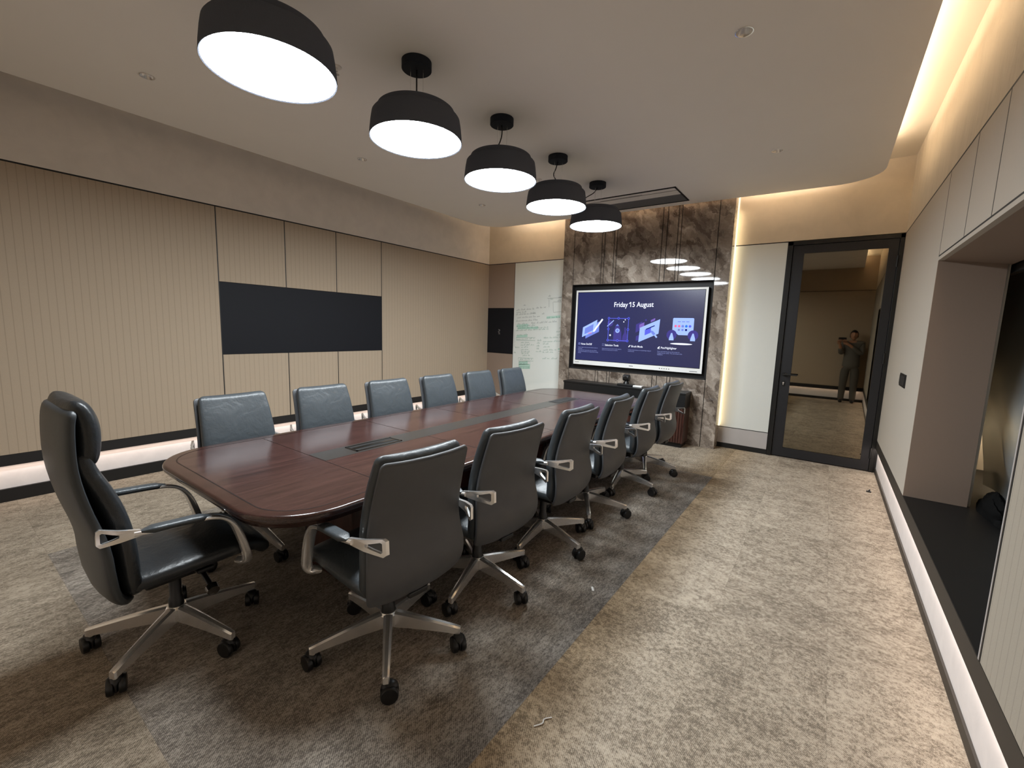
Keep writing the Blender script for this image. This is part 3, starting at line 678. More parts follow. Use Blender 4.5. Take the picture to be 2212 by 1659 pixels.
f.poly([(0.02, -0.05), (0.11, -0.005), (0.11, 0.11), (0.02, 0.065)], 'dim'); f.poly([(0.07, 0.01), (0.14, 0.045), (0.14, 0.10), (0.07, 0.065)], 'purple')
f.poly([(0.23, 0.10), (0.29, 0.13), (0.29, 0.16), (0.23, 0.13)], 'purple'); f.disc(0.16, 0.13, 0.014, 'dim', 10); f.poly([(0.03, -0.17), (0.08, -0.15), (0.08, -0.08), (0.03, -0.10)], 'dim')
f.poly([(0.07, -0.185), (0.35, -0.055), (0.36, 0.145), (0.08, 0.02)], 'pale'); f.poly([(0.155, -0.085), (0.24, -0.045), (0.24, 0.03), (0.155, -0.005)], 'violet'); f.line((0.17, 0.0), (0.29, 0.055), 0.014, 'navy')
f.poly([(0.23, -0.01), (0.27, -0.02), (0.31, -0.06), (0.28, -0.08), (0.25, -0.05)], 'mid'); f.line((0.295, -0.07), (0.33, -0.11), 0.022, 'pale'); f.done('screen_icon', scr)
f = Flat()                                                     # palette card with two pens
f.poly([(0.545, 0.165), (0.80, 0.165), (0.81, 0.155), (0.81, 0.0), (0.75, -0.065), (0.62, -0.065), (0.535, 0.0), (0.535, 0.155)], 'pale')
for k in range(3): f.rect(0.60+0.055*k, 0.64+0.055*k, 0.11, 0.12, 'mid')
for k, c in enumerate(('pink', 'pink', 'mid', 'blue', 'violet')): f.disc(0.575+0.047*k, 0.055, 0.017, c)
for k, c in enumerate(('grey', 'mid', 'navy')): f.disc(0.622+0.047*k, 0.005, 0.015, c)
for x in (0.53, 0.81):
    f.disc(x, -0.065, 0.068, 'dim', 28); f.poly([(x-0.032, -0.14), (x+0.032, -0.14), (x+0.03, -0.11), (x+0.008, -0.04), (x-0.008, -0.04), (x-0.03, -0.11)], 'pale')
f.disc(0.665, -0.185, 0.145, 'white', 28, 0.085); f.done('screen_icon', scr)
f = Flat()                                                     # little caption icons
f.rect(-0.885, -0.855, -0.262, -0.232, 'grey'); f.rect(-0.878, -0.862, -0.255, -0.24, 'navy')
for a, b in ((-0.485, -0.262), (-0.463, -0.262), (-0.485, -0.240), (-0.463, -0.240)): f.rect(a, a+0.010, b, b+0.010, 'grey')
f.line((-0.07, -0.262), (-0.045, -0.235), 0.012, 'white'); f.line((0.355, -0.258), (0.38, -0.235), 0.014, 'white'); f.rect(0.352, 0.385, -0.266, -0.260, 'white'); f.done('screen_icon', scr)
bm = BM()                                                      # small marks and buttons on the lower bezel
for k in range(5): cyl(bm, (0.40+0.032*k, 0.0, hz0+0.030), (0.40+0.032*k, -0.0012, hz0+0.030), 0.0065, n=10)
obj('bezel_button', bm, MT['plastic'], tv)
bm = BM(); box(bm, -0.045, 0.015, -0.0006, 0.0, hz0+0.028, hz0+0.037); box(bm, 0.80, 0.90, -0.0006, 0.0, hz0+0.018, hz0+0.026); box(bm, -0.93, -0.86, -0.0006, 0.0, hz0+0.03, hz0+0.037)
obj('bezel_print', bm, MT['acgrey'], tv, smooth=False)

# ------------------------------------------------------------------ whiteboard with handwriting
wb = thing('whiteboard', 'glossy white glass writing board covered in green and black notes', 'whiteboard', (-4.04, 0, 1.46))
boxes('board_glass', [(WBX0+4.04+0.004, WBX1+4.04, -0.002, 0.018, 0.285-1.46, ZT-0.006-1.46)], MT['glasswhite'], fn=obj, parent=wb, smooth=False)
MT['ink_black'] = plain('grey_black_ink', srgb(70, 86, 84), 0.6); MT['ink_green'] = plain('green_ink', srgb(60, 130, 104), 0.6); MT['ink_hl'] = plain('green_wash', srgb(190, 222, 208), 0.6)
def ribbon(bm, pts, w_, y):
    vs = []
    for i, p in enumerate(pts):
        a, b = pts[max(i-1, 0)], pts[min(i+1, len(pts)-1)]; dx, dz = b[0]-a[0], b[1]-a[1]; L = math.hypot(dx, dz) or 1
        nx, nz = -dz/L*w_/2, dx/L*w_/2
        vs.append((bm.verts.new((p[0]+nx, y, p[1]+nz)), bm.verts.new((p[0]-nx, y, p[1]-nz))))
    for (a, b), (c, d) in zip(vs[:-1], vs[1:]): bm.faces.new((a, b, d, c))
rng = random.Random(3)
def scrawl(bm, x, z, length, h, slope=0.07, w_=0.0042):
    px = x
    while px < x+length:
        wl = rng.uniform(0.03, 0.10); pts = []; k = 0; q = px
        while q < min(px+wl, x+length):
            up = h*(rng.uniform(0.5, 1.0) if rng.random() < 0.8 else 1.6)
            pts.append((q, z+(q-x)*slope+(up if k % 2 else 0))); q += h*rng.uniform(0.25, 0.5); k += 1
        if len(pts) > 2: ribbon(bm, pts, w_, -0.0030)
        px += wl+rng.uniform(0.012, 0.03)
# board pixel (1078 x 1659 crop) to local board metres
def bp(u, v):
    return (-0.53+(u-90)/850*1.07+0.0, 2.245-1.46-(v-0)/1659*1.62+0.00)
bk, gr, hl = BM(), BM(), BM()
def wr(b, u, v, du, hpx=20, sl=0.07):
    x, z = bp(u, v); scrawl(b, x, z, du/850*1.07, hpx/1659*1.62, sl)
for u, v, du in ((250, 350, 45), (130, 440, 300), (460, 400, 150), (135, 480, 170), (125, 520, 330), (385, 490, 80), (150, 575, 390), (555, 500, 60), (130, 635, 360), (390, 665, 200), (600, 645, 210), (650, 200, 30), (800, 225, 60), (790, 280, 70)): wr(bk, u, v, du)
for a, b in (((630, 230), (880, 215)), ((725, 290), (870, 290)), ((720, 290), (730, 460)), ((655, 230), (660, 380)), ((730, 465), (880, 450)), ((105, 780), (120, 1100))): ribbon(bk, [bp(*a), bp(*b)], 0.003, -0.003)
for u, v, du in ((160, 690, 180), (140, 725, 330), (160, 760, 340), (130, 805, 540), (490, 740, 170), (830, 735, 70), (790, 800, 120), (800, 855, 130), (600, 915, 300), (500, 965, 60), (590, 980, 290), (490, 1010, 50), (590, 1020, 80), (490, 1060, 40), (600, 1070, 120), (490, 1110, 60), (600, 1125, 200), (480, 1160, 90), (590, 1165, 170), (590, 1275, 110), (730, 1265, 120),
                 (150, 885, 180), (150, 960, 300), (225, 1015, 150), (225, 1060, 220), (235, 1100, 110), (230, 1145, 130), (235, 1185, 150), (245, 1215, 110), (260, 1250, 130), (130, 1110, 70), (105, 1205, 40), (215, 1320, 210), (205, 1370, 140), (215, 1410, 160), (225, 1475, 180), (830, 1085, 90), (835, 1130, 70), (840, 1170, 60), (630, 570, 200), (680, 250, 55)): wr(gr, u, v, du)
def hil(u0, v0, u1, v1):
    (a, b), (c, d) = bp(u0, v0), bp(u1, v1); hl.faces.new([hl.verts.new((a, -0.0025, b)), hl.verts.new((c, -0.0025, b+0.02)), hl.verts.new((c, -0.0025, d+0.02)), hl.verts.new((a, -0.0025, d))])
for q in ((140, 690, 340, 735), (160, 730, 500, 775), (145, 880, 330, 925), (200, 1355, 350, 1410), (200, 1400, 390, 1490), (825, 1075, 920, 1100), (630, 535, 840, 575)): hil(*q)
for u0, v0, u1, v1 in ((190, 1285, 440, 1335), (145, 915, 460, 970), (200, 1350, 390, 1440)):
    p = [bp(u0, v0), bp(u1, v0-10), bp(u1, v1-10), bp(u0, v1), bp(u0, v0)]; ribbon(gr, p, 0.0035, -0.0032)
obj('handwriting', bk, MT['ink_black'], wb, smooth=False); obj('handwriting', gr, MT['ink_green'], wb, smooth=False); obj('highlighting', hl, MT['ink_hl'], wb, smooth=False)

# ------------------------------------------------------------------ credenza and what stands on it
cr = thing('credenza', 'long low black-topped credenza with fluted dark wood under the display', 'credenza', (-2.34, -0.345, 0))
c0, c1, cy0, cy1 = -0.91, 0.90, -0.135, 0.143
boxes('carcass', [(c0+0.02, c1, cy0+0.012, cy1, 0.06, 0.53)], MT['mahogany_z'], fn=obj, parent=cr, smooth=False)
boxes('toe_kick', [(c0+0.04, c1-0.02, cy0+0.035, cy1, 0.0, 0.06)], MT['black'], fn=obj, parent=cr, smooth=False)
boxes('fascia', [(c0+0.01, c1, cy0+0.002, cy1, 0.53, 0.715)], MT['plastic'], fn=obj, parent=cr, smooth=False)
boxes('worktop', [(c0, c1+0.004, cy0-0.004, cy1, 0.716, 0.738)], MT['plastic'], fn=obj, parent=cr, smooth=False, bevel=0.002)
for k in range(4):
    dx0 = c0+0.03+k*0.4425; bm = BM(); nfl = 13; wdt = 0.435/nfl
    for j in range(nfl): cyl(bm, (dx0+wdt*(j+0.5), cy0+0.012, 0.07), (dx0+wdt*(j+0.5), cy0+0.012, 0.525), wdt*0.48, n=8)
    obj('cabinet_door', bm, MT['mahogany_z'], cr)
wc = thing('conference_camera', 'black conference camera on a flat base on the credenza', 'camera', (-2.30, -0.34, 0.738), 0.0)
boxes('camera_base', [(-0.115, 0.115, -0.06, 0.06, 0, 0.028)], MT['plastic'], fn=obj, parent=wc, smooth=False, bevel=0.006)
bm = BM(); lathe(bm, [(0.045, 0.028), (0.04, 0.05), (0.026, 0.066), (0.022, 0.09)], n=24); obj('camera_neck', bm, MT['plastic'], wc)
bm = BM(); cyl(bm, (-0.045, 0, 0.115), (0.045, 0, 0.115), 0.046, n=28); hd = obj('camera_head', bm, MT['plastic'], wc, bevel=0.008)
bm = BM(); cyl(bm, (0, -0.040, 0.115), (0, -0.052, 0.115), 0.026, n=24); obj('lens', bm, MT['darkchrome'], hd)
rm = boxes('dongle_box', [(-0.065, 0.065, -0.035, 0.035, 0, 0.022)], MT['white'], fn=obj, smooth=False, bevel=0.006); rm.location = (-2.115, -0.37, 0.738)
tag(rm, 'small white box lying beside the conference camera', 'device')

# ------------------------------------------------------------------ conference table
TX0, TX1, TY0, TY1, TZ = -2.965, -1.565, -5.63, -1.42, 0.75
TC = ((TX0+TX1)/2, (TY0+TY1)/2)
tb = thing('conference_table', 'long dark mahogany conference table with rounded corners and charcoal centre strip', 'table', (TC[0], TC[1], 0))
hxT, hyT = (TX1-TX0)/2, (TY1-TY0)/2
def outl(ins, r): return rrect(-hxT+ins, hxT-ins, -hyT+ins, hyT-ins, r, 14)
rings = []
for ins, z in ((0.075, 0.690), (0.030, 0.690), (0.022, 0.694), (0.018, 0.706), (0.010, 0.712), (0.003, 0.718), (0.0, 0.727), (0.0, 0.736), (0.003, 0.744), (0.009, 0.749), (0.016, TZ)):
    rings.append([(x, y, z) for x, y in outl(ins, 0.30-ins)])
rings.append([(x, y, TZ) for x, y in outl(0.066, 0.21)])
bm = BM(); loft(bm, rings, caps=False); obj('edge_moulding', bm, MT['mahogany_edge'], tb, angle=50)
bm = BM(); prism(bm, outl(0.0655, 0.2105), 0.700, TZ-0.0002); obj('tabletop', bm, MT['mahogany'], tb, smooth=False)
bm = BM()                                                      # dark inlay line round the field and joints across it
a, b = outl(0.064, 0.212), outl(0.070, 0.206); n = len(a)
va = [bm.verts.new((x, y, TZ+0.0004)) for x, y in a]; vb = [bm.verts.new((x, y, TZ+0.0004)) for x, y in b]
for i in range(n): bm.faces.new((va[i], va[(i+1) % n], vb[(i+1) % n], vb[i]))
for yy in (-5.05, -4.287, -3.525, -2.762, -2.0):
    yl = yy-TC[1]; box(bm, -hxT+0.07, -0.0885, yl-0.0022, yl+0.0022, TZ-0.0002, TZ+0.0004); box(bm, 0.0885, hxT-0.07, yl-0.0022, yl+0.0022, TZ-0.0002, TZ+0.0004)
box(bm, -0.09, 0.09, -5.05-TC[1]-0.0022, -5.05-TC[1]+0.0022, TZ-0.0002, TZ+0.0004); box(bm, -0.09, 0.09, -2.0-TC[1]-0.0022, -2.0-TC[1]+0.0022, TZ-0.0002, TZ+0.0004)
obj('inlay', bm, MT['inlay'], tb, smooth=False)
boxes('centre_strip', [(-0.0875, 0.0875, -5.045-TC[1], -2.005-TC[1], TZ-0.0003, TZ+0.0005)], MT['slate'], fn=obj, parent=tb, smooth=False)
for y0, y1, op in ((-4.83, -4.49, True), (-2.44, -2.05, False)):
    a, b = y0-TC[1], y1-TC[1]
    if op:
        lid = boxes('cable_box', [(-0.062, 0.062, a, a+0.010, TZ, TZ+0.004), (-0.062, 0.062, b-0.010, b, TZ, TZ+0.004), (-0.062, -0.054, a, b, TZ, TZ+0.004), (0.050, 0.062, a, b, TZ, TZ+0.004), (-0.018, 0.012, a+0.02, b-0.01, TZ, TZ+0.003)], MT['darkchrome'], fn=obj, parent=tb, smooth=False)
        boxes('cable_slot', [(-0.054, -0.018, a+0.01, b-0.01, TZ, TZ+0.0012), (0.012, 0.050, a+0.01, b-0.01, TZ, TZ+0.0012)], MT['black'], fn=obj, parent=lid, smooth=False)
    else:
        lid = boxes('cable_box', [(-0.060, 0.060, a, b, TZ, TZ+0.003)], MT['black'], fn=obj, parent=tb, smooth=False)
for yc in (-4.75, -3.525, -2.3):
    boxes('pedestal', [(-0.24, 0.24, yc-TC[1]-0.24, yc-TC[1]+0.24, 0.04, 0.692), (-0.22, 0.22, yc-TC[1]-0.22, yc-TC[1]+0.22, 0, 0.04)], MT['mahogany_z'], fn=obj, parent=tb, smooth=False, bevel=0.004)
boxes('stretcher', [(-0.02, 0.02, -4.51-TC[1], -3.765-TC[1], 0.2, 0.692), (-0.02, 0.02, -3.285-TC[1], -2.54-TC[1], 0.2, 0.692)], MT['mahogany_z'], fn=obj, parent=tb, smooth=False)
cb = thing('cable_bundle', 'bundle of loose black cables hanging under the table between two chairs', 'cables', (-1.95, -2.95, 0))
for k in range(9):
    r0 = random.Random(k); bx, by = r0.uniform(-0.07, 0.07), r0.uniform(-0.12, 0.12)
    pts = smooth_path([(bx*0.3, by*0.3, 0.69), (bx, by, 0.52), (bx*1.4+0.02, by*1.3, 0.34), (bx*0.8, by, 0.26), (bx*0.2-0.05, by*0.5, 0.45), (-0.1, by*0.2, 0.69)], 26)
    bm = BM(); tube(bm, pts, 0.0055, 6); obj('cable', bm, MT['plastic'], cb)

# ------------------------------------------------------------------ chairs (local: seat faces +y)
def base_parts(t, base_ang=0.0):
    bm = BM(); lathe(bm, [(0.0005, 0.098), (0.034, 0.098), (0.044, 0.108), (0.044, 0.160), (0.036, 0.172), (0.0005, 0.172)], n=28, caps=False); obj('hub', bm, MT['chrome'], t, angle=30)
    bm = BM(); lathe(bm, [(0.030, 0.165), (0.030, 0.205), (0.024, 0.215), (0.024, 0.345)], n=24); obj('gas_lift', bm, MT['plastic'], t)
    lb = BM()
    secs = []
    for r, wd, z1, z0 in ((0.030, 0.021, 0.172, 0.098), (0.10, 0.0195, 0.162, 0.098), (0.20, 0.0170, 0.144, 0.093), (0.29, 0.0150, 0.126, 0.087), (0.337, 0.0140, 0.116, 0.081), (0.345, 0.010, 0.113, 0.083)):
        secs.append([(r, -wd, z0), (r, wd, z0), (r, wd, z1-0.006), (r, wd*0.45, z1), (r, -wd*0.45, z1), (r, -wd, z1-0.006)])
    loft(lb, secs); cyl(lb, (0.330, 0, 0.084), (0.330, 0, 0.064), 0.0115, n=12)
    leg0 = obj('base_leg', lb, MT['chrome'], t, angle=25)
    cb_ = BM()
    for k, (zz, rr, wy) in enumerate(((0.069, 0.010, 0.010), (0.062, 0.019, 0.013), (0.050, 0.026, 0.014), (0.035, 0.029, 0.013))): pass
    secs = [[(0.014+rr*math.cos(2*PI*i/20), wy*math.sin(2*PI*i/20), zz) for i in range(20)] for zz, rr, wy in ((0.083, 0.012, 0.012), (0.077, 0.024, 0.022), (0.064, 0.034, 0.022), (0.052, 0.037, 0.010), (0.034, 0.036, 0.0075), (0.018, 0.026, 0.0075))]
    loft(cb_, secs); cyl(cb_, (0, 0, 0.07), (0, 0, 0.088), 0.006, n=8); cyl(cb_, (0.014, -0.028, 0.036), (0.014, 0.028, 0.036), 0.006, n=8)
    cas0 = obj('caster', cb_, MT['plastic'], t)
    for s in (-1, 1):
        wb_ = BM(); secs = [[(0.014+rr*math.cos(2*PI*i/28), s*yy, 0.0362+rr*math.sin(2*PI*i/28)) for i in range(28)] for rr, yy in ((0.024, 0.0080), (0.034, 0.0085), (0.036, 0.0115), (0.036, 0.026), (0.033, 0.0305), (0.014, 0.0318))]
        loft(wb_, secs); obj('wheel', wb_, MT['plastic'], cas0)
    legs = [leg0]; cass = [cas0]
    for k in range(1, 5):
        legs.append(copy_tree(leg0, t)); cass.append(copy_tree(cas0, t))
    return legs, cass
def set_base(t, ang, seed):
    r0 = random.Random(seed); k = 0; j = 0
    for c in t.children:
        nm = c.name.split('.')[0]
        if nm == 'base_leg': c.rotation_euler = (0, 0, ang+k*2*PI/5); k += 1
        elif nm == 'caster':
            a = ang+j*2*PI/5; j += 1
            c.location = (0.330*math.cos(a), 0.330*math.sin(a), 0); c.rotation_euler = (0, 0, r0.uniform(0, 2*PI))
def arms(t, yo=0.0, k=1.0):
    for s in (-1, 1):
        bm = BM(); X = 0.284*s
        path = [(0.276*s, -0.185+yo, 0.676), (X, -0.10+yo, 0.672), (X, 0.0+yo, 0.668), (X, 0.070+yo, 0.660), (X, 0.118+yo, 0.640), (X, 0.152+yo, 0.602), (X, 0.176+yo, 0.545), (X, 0.196+yo, 0.475), (0.281*s, 0.206+yo, 0.425), (0.262*s, 0.202+yo, 0.402), (0.225*s, 0.185+yo, 0.396)]
        pp = smooth_path(path, 34); ab = [(np.interp(i/33, [0, 0.15, 0.5, 0.85, 1], [0.011, 0.022, 0.024, 0.022, 0.018]), np.interp(i/33, [0, 0.4, 0.6, 0.85, 1], [0.010, 0.009, 0.016, 0.019, 0.010])) for i in range(34)]
        sweep(bm, pp, ab)
        # triangular end loop wrapping round the side of the backrest
        out = [(-0.165, 0.664), (-0.165, 0.688), (-0.245, 0.702), (-0.315, 0.716), (-0.328, 0.709), (-0.330, 0.655), (-0.318, 0.644), (-0.245, 0.655)]
        inn = [(-0.248, 0.675), (-0.248, 0.685), (-0.272, 0.691), (-0.308, 0.702), (-0.315, 0.698), (-0.316, 0.665), (-0.310, 0.659), (-0.272, 0.668)]
        out, inn = [[(y if y > -0.2 else -0.165+(y+0.165)*k, z) for y, z in q] for q in (out, inn)]
        xx = lambda y, o: (np.interp(-y, [0.16, 0.22, 0.33], [0.284, 0.276, 0.222])+o)*s
        R = [[(xx(y, 0), y+yo, z) for y, z in out], [(xx(y, 0.001), y+yo, z) for y, z in inn], [(xx(y, -0.014), y+yo, z) for y, z in inn], [(xx(y, -0.014), y+yo, z) for y, z in out]]
        loft(bm, R, closed=True)
        arm = obj('armrest', bm, MT['chrome'], t, angle=35)
        pb = BM(); secs = []
        for i, y in enumerate(np.linspace(-0.165, 0.070, 14)):
            z = np.interp(y, [-0.165, -0.10, 0.0, 0.07], [0.682, 0.679, 0.673, 0.666]); e = min(1, 0.35+min(i, 13-i)*0.33)
            secs.append([(X+0.027*e*math.copysign(abs(math.cos(q))**0.7, math.cos(q)), y+yo, z+0.014*e*math.copysign(abs(math.sin(q))**0.7, math.sin(q))) for q in (2*PI*k/18 for k in range(18))])
        loft(pb, secs); obj('arm_pad', pb, MT['leather'], arm)
def seat_parts(t, L1, fwd=0.0):
    bm = BM(); pad(bm, [(-0.215, 0.432, 0.225), (-0.10, 0.440, 0.240), (0.05, 0.446, 0.248), (0.18, 0.449, 0.248), (0.255, 0.440, 0.245), (0.298, 0.412, 0.240), (0.312, 0.372, 0.232)][::-1], 0.040, 0.05, 0.05, 0.0, 0.55, puff=0.016)
    obj('seat', bm, L1, t)
    bm = BM(); box(bm, -0.10, 0.10, -0.13, 0.14, 0.335, 0.385); box(bm, -0.20, 0.20, 0.03, 0.10, 0.375, 0.395); box(bm, -0.05, 0.05, -0.235, -0.10, 0.352, 0.378); obj('seat_mechanism', bm, MT['plastic'], t, smooth=False, bevel=0.008)
    bm = BM(); cyl(bm, (0.09, 0.07, 0.362), (0.235, 0.07, 0.312), 0.011, n=12); kn = obj('tilt_lever', bm, MT['plastic'], t)
    bm = BM(); cyl(bm, (0.230, 0.07, 0.314), (0.256, 0.068, 0.305), 0.026, 0.024, n=24); obj('lever_knob', bm, MT['darkchrome'], kn)
def mid_chair():
    t = thing('office_chair', '', 'office chair')
    base_parts(t)
    rear = [(-0.190, 0.352, 0.205), (-0.236, 0.388, 0.234), (-0.264, 0.45, 0.248), (-0.268, 0.53, 0.250), (-0.254, 0.61, 0.240), (-0.248, 0.68, 0.234), (-0.262, 0.77, 0.230), (-0.288, 0.87, 0.224), (-0.312, 0.95, 0.219), (-0.322, 0.988, 0.215)]
    bm = BM(); pad(bm, [(y+0.012, z, w_) for y, z, w_ in rear], 0.0125, 0.07, 0.022, 0.020, 0.45); obj('back_shell', bm, MT['shell'], t)
    cu = [(-0.172, 0.378, 0.20), (-0.194, 0.45, 0.240), (-0.198, 0.53, 0.242), (-0.186, 0.61, 0.234), (-0.180, 0.68, 0.229), (-0.194, 0.77, 0.225), (-0.220, 0.87, 0.219), (-0.247, 0.95, 0.212), (-0.264, 1.004, 0.205)]
    bm = BM(); pad(bm, cu, 0.036, 0.05, 0.030, 0.018, 0.55, puff=0.012); obj('back_cushion', bm, MT['leather'], t)
    seat_parts(t, MT['leather']); arms(t)
    return t
def exec_chair():
    t = thing('executive_chair', 'tall high-back dark leather executive chair with headrest at the table end', 'office chair')
    base_parts(t)
    rear = [(-0.215, 0.342, 0.205), (-0.262, 0.382, 0.234), (-0.286, 0.435, 0.246), (-0.297, 0.53, 0.250), (-0.301, 0.60, 0.246), (-0.313, 0.67, 0.240), (-0.339, 0.77, 0.234), (-0.359, 0.87, 0.229), (-0.369, 0.96, 0.226), (-0.368, 1.06, 0.222), (-0.362, 1.13, 0.218), (-0.350, 1.170, 0.214)]
    bm = BM(); pad(bm, [(y+0.022, z, w_) for y, z, w_ in rear], 0.022, 0.07, 0.025, 0.020, 0.5); obj('back_shell', bm, MT['shell_dark'], t)
    cu = [(-0.190, 0.372, 0.20), (-0.205, 0.46, 0.238), (-0.212, 0.56, 0.242), (-0.218, 0.64, 0.238), (-0.236, 0.74, 0.230), (-0.268, 0.84, 0.222), (-0.300, 0.92, 0.216), (-0.318, 1.0, 0.21)]
    bm = BM(); pad(bm, cu, 0.038, 0.05, 0.03, 0.018, 0.55, puff=0.012); obj('back_cushion', bm, MT['leather_dark'], t)
    hd = [(-0.300, 0.940, 0.200), (-0.288, 1.00, 0.210), (-0.286, 1.08, 0.210), (-0.296, 1.14, 0.206), (-0.320, 1.188, 0.200)]
    bm = BM(); pad(bm, hd, 0.040, 0.04, 0.04, 0.012, 0.62, puff=0.022); obj('headrest', bm, MT['leather_dark'], t)
    seat_parts(t, MT['leather_dark']); arms(t, -0.005, 0.74)
    return t
ex = exec_chair(); ex.location = (-2.362, -5.702, 0); ex.rotation_euler = (0, 0, math.radians(0)); set_base(ex, math.radians(-53.5), 11)
mc = mid_chair()
RG, LG = 'office chairs along the right side of the table', 'office chairs along the left side of the table'
right = [(-1.556, -5.115, -5, -40, 'office chair at the front of the right row, nearest the camera'),
         (-1.553, -4.475, -5, -1.4, 'second office chair from the camera in the right row'),
         (-1.530, -3.785, 0, -13, 'third office chair from the camera in the right row'),
         (-1.530, -3.113, 2, 14, 'fourth office chair from the camera in the right row'),
         (-1.531, -2.345, 0, -8.6, 'fifth office chair in the right row, second nearest the display'),
         (-1.517, -1.710, -2, 3, 'last office chair of the right row, in front of the credenza end')]
left = [(-2.985, -5.070, 3, 0, 'first office chair of the left row, nearest the high-back chair'),
        (-2.985, -4.435, 1, 36, 'second office chair from the front in the left row, creased leather back'),
        (-2.985, -3.800, 0, 0, 'third office chair from the front in the left row'),
        (-2.985, -3.165, 2, 36, 'fourth office chair from the front in the left row'),
        (-2.985, -2.530, 0, 0, 'fifth office chair from the front in the left row'),
        (-2.985, -1.895, 0, 36, 'last office chair of the left row, in front of the whiteboard')]
for i, (x, y, dr, ba, lab) in enumerate(right+left):
    o = mc if i == 0 else copy_tree(mc)
    isr = i < 6
    rz = math.radians((90 if isr else -90)+dr)
    o.location = (x, y, 0); o.rotation_euler = (0, 0, rz); tag(o, lab, 'office chair', RG if isr else LG)
    set_base(o, math.radians(ba)-rz, 20+i)

# ------------------------------------------------------------------ window niche contents
bm = BM(); ny, nz = 60, 50; grid = []
for j in range(nz+1):
    row = []
    for i in range(ny+1):
        u, v = i/ny, j/nz
        z = 0.43+v*1.60
        yl = -0.84-0.28*min(1, max(0, (1.2-z)/0.2))-0.48*max(0, 1-(z-0.42)/0.62)
        y = yl+(NN-yl)*u
        x = 1.06+0.020*math.sin(9*u+5*v)+0.014*math.sin(26*u-9*v)+0.010*math.sin(17*v+31*u)+0.012*math.exp(-((u*2.2-v+0.45)/0.09)**2)+0.012*math.exp(-((u*2.6-v+0.25)/0.08)**2)
        row.append(bm.verts.new((x, y, z)))
    grid.append(row)
for j in range(nz):
    for i in range(ny): bm.faces.new((grid[j][i], grid[j][i+1], grid[j+1][i+1], grid[j+1][i]))
sh = obj('plastic_sheet', bm, MT['sheet']); tag(sh, 'wrinkled clear plastic sheet hung across the niche in the right wall', 'plastic sheet')
bar = boxes('blind_headrail', [(0.915, 0.955, NN-0.2, -1.93, 1.962, 2.02)], MT['black'], fn=obj, smooth=False, bevel=0.004)
tag(bar, 'black rail across the top of the niche above the plastic sheet', 'rail')
bm = BM(); rings = []
for k in range(11):
    t_ = k/10; z = NZ0+0.002+0.155*t_; rr = 0.5*(1-t_**2.2)+0.02
    rings.append([(0.985+0.075*rr*1.6*math.cos(a)*(1+0.15*math.sin(3*a+k)), -2.26+0.48*rr*math.sin(a)*(1+0.18*math.sin(2*a+1.3*k)), z+0.012*math.sin(4*a+k)*(0 if k == 0 else 1)) for a in (2*PI*i/24 for i in range(24))])
loft(bm, rings); bg = obj('black_bag', bm, MT['soot']); tag(bg, 'crumpled black bag on the dark sill of the niche', 'bag')

# small litter on the carpet
bm = BM(); box(bm, -0.02, 0.02, -0.012, 0.012, 0.001, 0.012); cyl(bm, (0.0, 0, 0.012), (0.008, 0.0, 0.028), 0.008, 0.005, n=10)
q = obj('plastic_clip', bm, MT['plastic'], bevel=0.002); q.location = (0.465, -0.86, 0); tag(q, 'tiny black plastic clip on the carpet near the glass door', 'litter')
bm = BM(); tube(bm, smooth_path([(-0.02, -0.03, 0.003), (0, 0.0, 0.004), (-0.004, 0.02, 0.004), (0.015, 0.045, 0.003)], 12), 0.0025, 6)
q = obj('thread_scrap', bm, MT['white']); q.location = (-0.745, -5.03, 0); tag(q, 'curled white thread on the beige carpet at the front', 'litter')
bm = BM(); box(bm, -0.006, 0.006, -0.02, 0.02, 0.001, 0.003)
q = obj('paper_scrap', bm, MT['white']); q.location = (-0.98, -4.10, 0); q.rotation_euler = (0, 0, 0.6); tag(q, 'tiny white paper scrap on the grey carpet beside the chairs', 'litter')

# ------------------------------------------------------------------ the photographer, seen mirrored in the glass door
def skin_mesh(name, joints, edges, mat, parent=None, root=0, sub=2):
    me = bpy.data.meshes.new(name); me.from_pydata([j[0] for j in joints], edges, []); me.materials.append(mat)
    o = bpy.data.objects.new(name, me); COL.objects.link(o)
    m = o.modifiers.new('skin', 'SKIN'); m.use_smooth_shade = True
    for i, j in enumerate(joints):
        r = j[1]; me.skin_vertices[0].data[i].radius = r if isinstance(r, tuple) else (r, r)
        me.skin_vertices[0].data[i].use_root = (i == root)
    if sub: o.modifiers.new('subdivision', 'SUBSURF').levels = sub; o.modifiers['subdivision'].render_levels = sub
    dg = bpy.context.evaluated_depsgraph_get(); done = bpy.data.meshes.new_from_object(o.evaluated_get(dg))
    bpy.data.objects.remove(o); done.name = name
    q = bpy.data.objects.new(name, done); COL.objects.link(q)
    done.polygons.foreach_set('use_smooth', [True]*len(done.polygons))
    if parent is not None: q.parent = parent
    return q
MT['skin'] = plain('skin', srgb(176, 128, 100), 0.5, var=0.05); MT['hair'] = plain('dark_hair', srgb(26, 20, 17), 0.6)
MT['shirt'] = plain('dark_grey_shirt', srgb(98, 94, 88), 0.8, var=0.1); MT['trousers'] = plain('dark_trousers', srgb(88, 84, 78), 0.85, var=0.1); MT['shoe'] = plain('black_shoe', srgb(18, 17, 17), 0.4)
ox, oy = 0.255, -6.62
V = lambda x, y, z: (ox+x, oy+y, z)
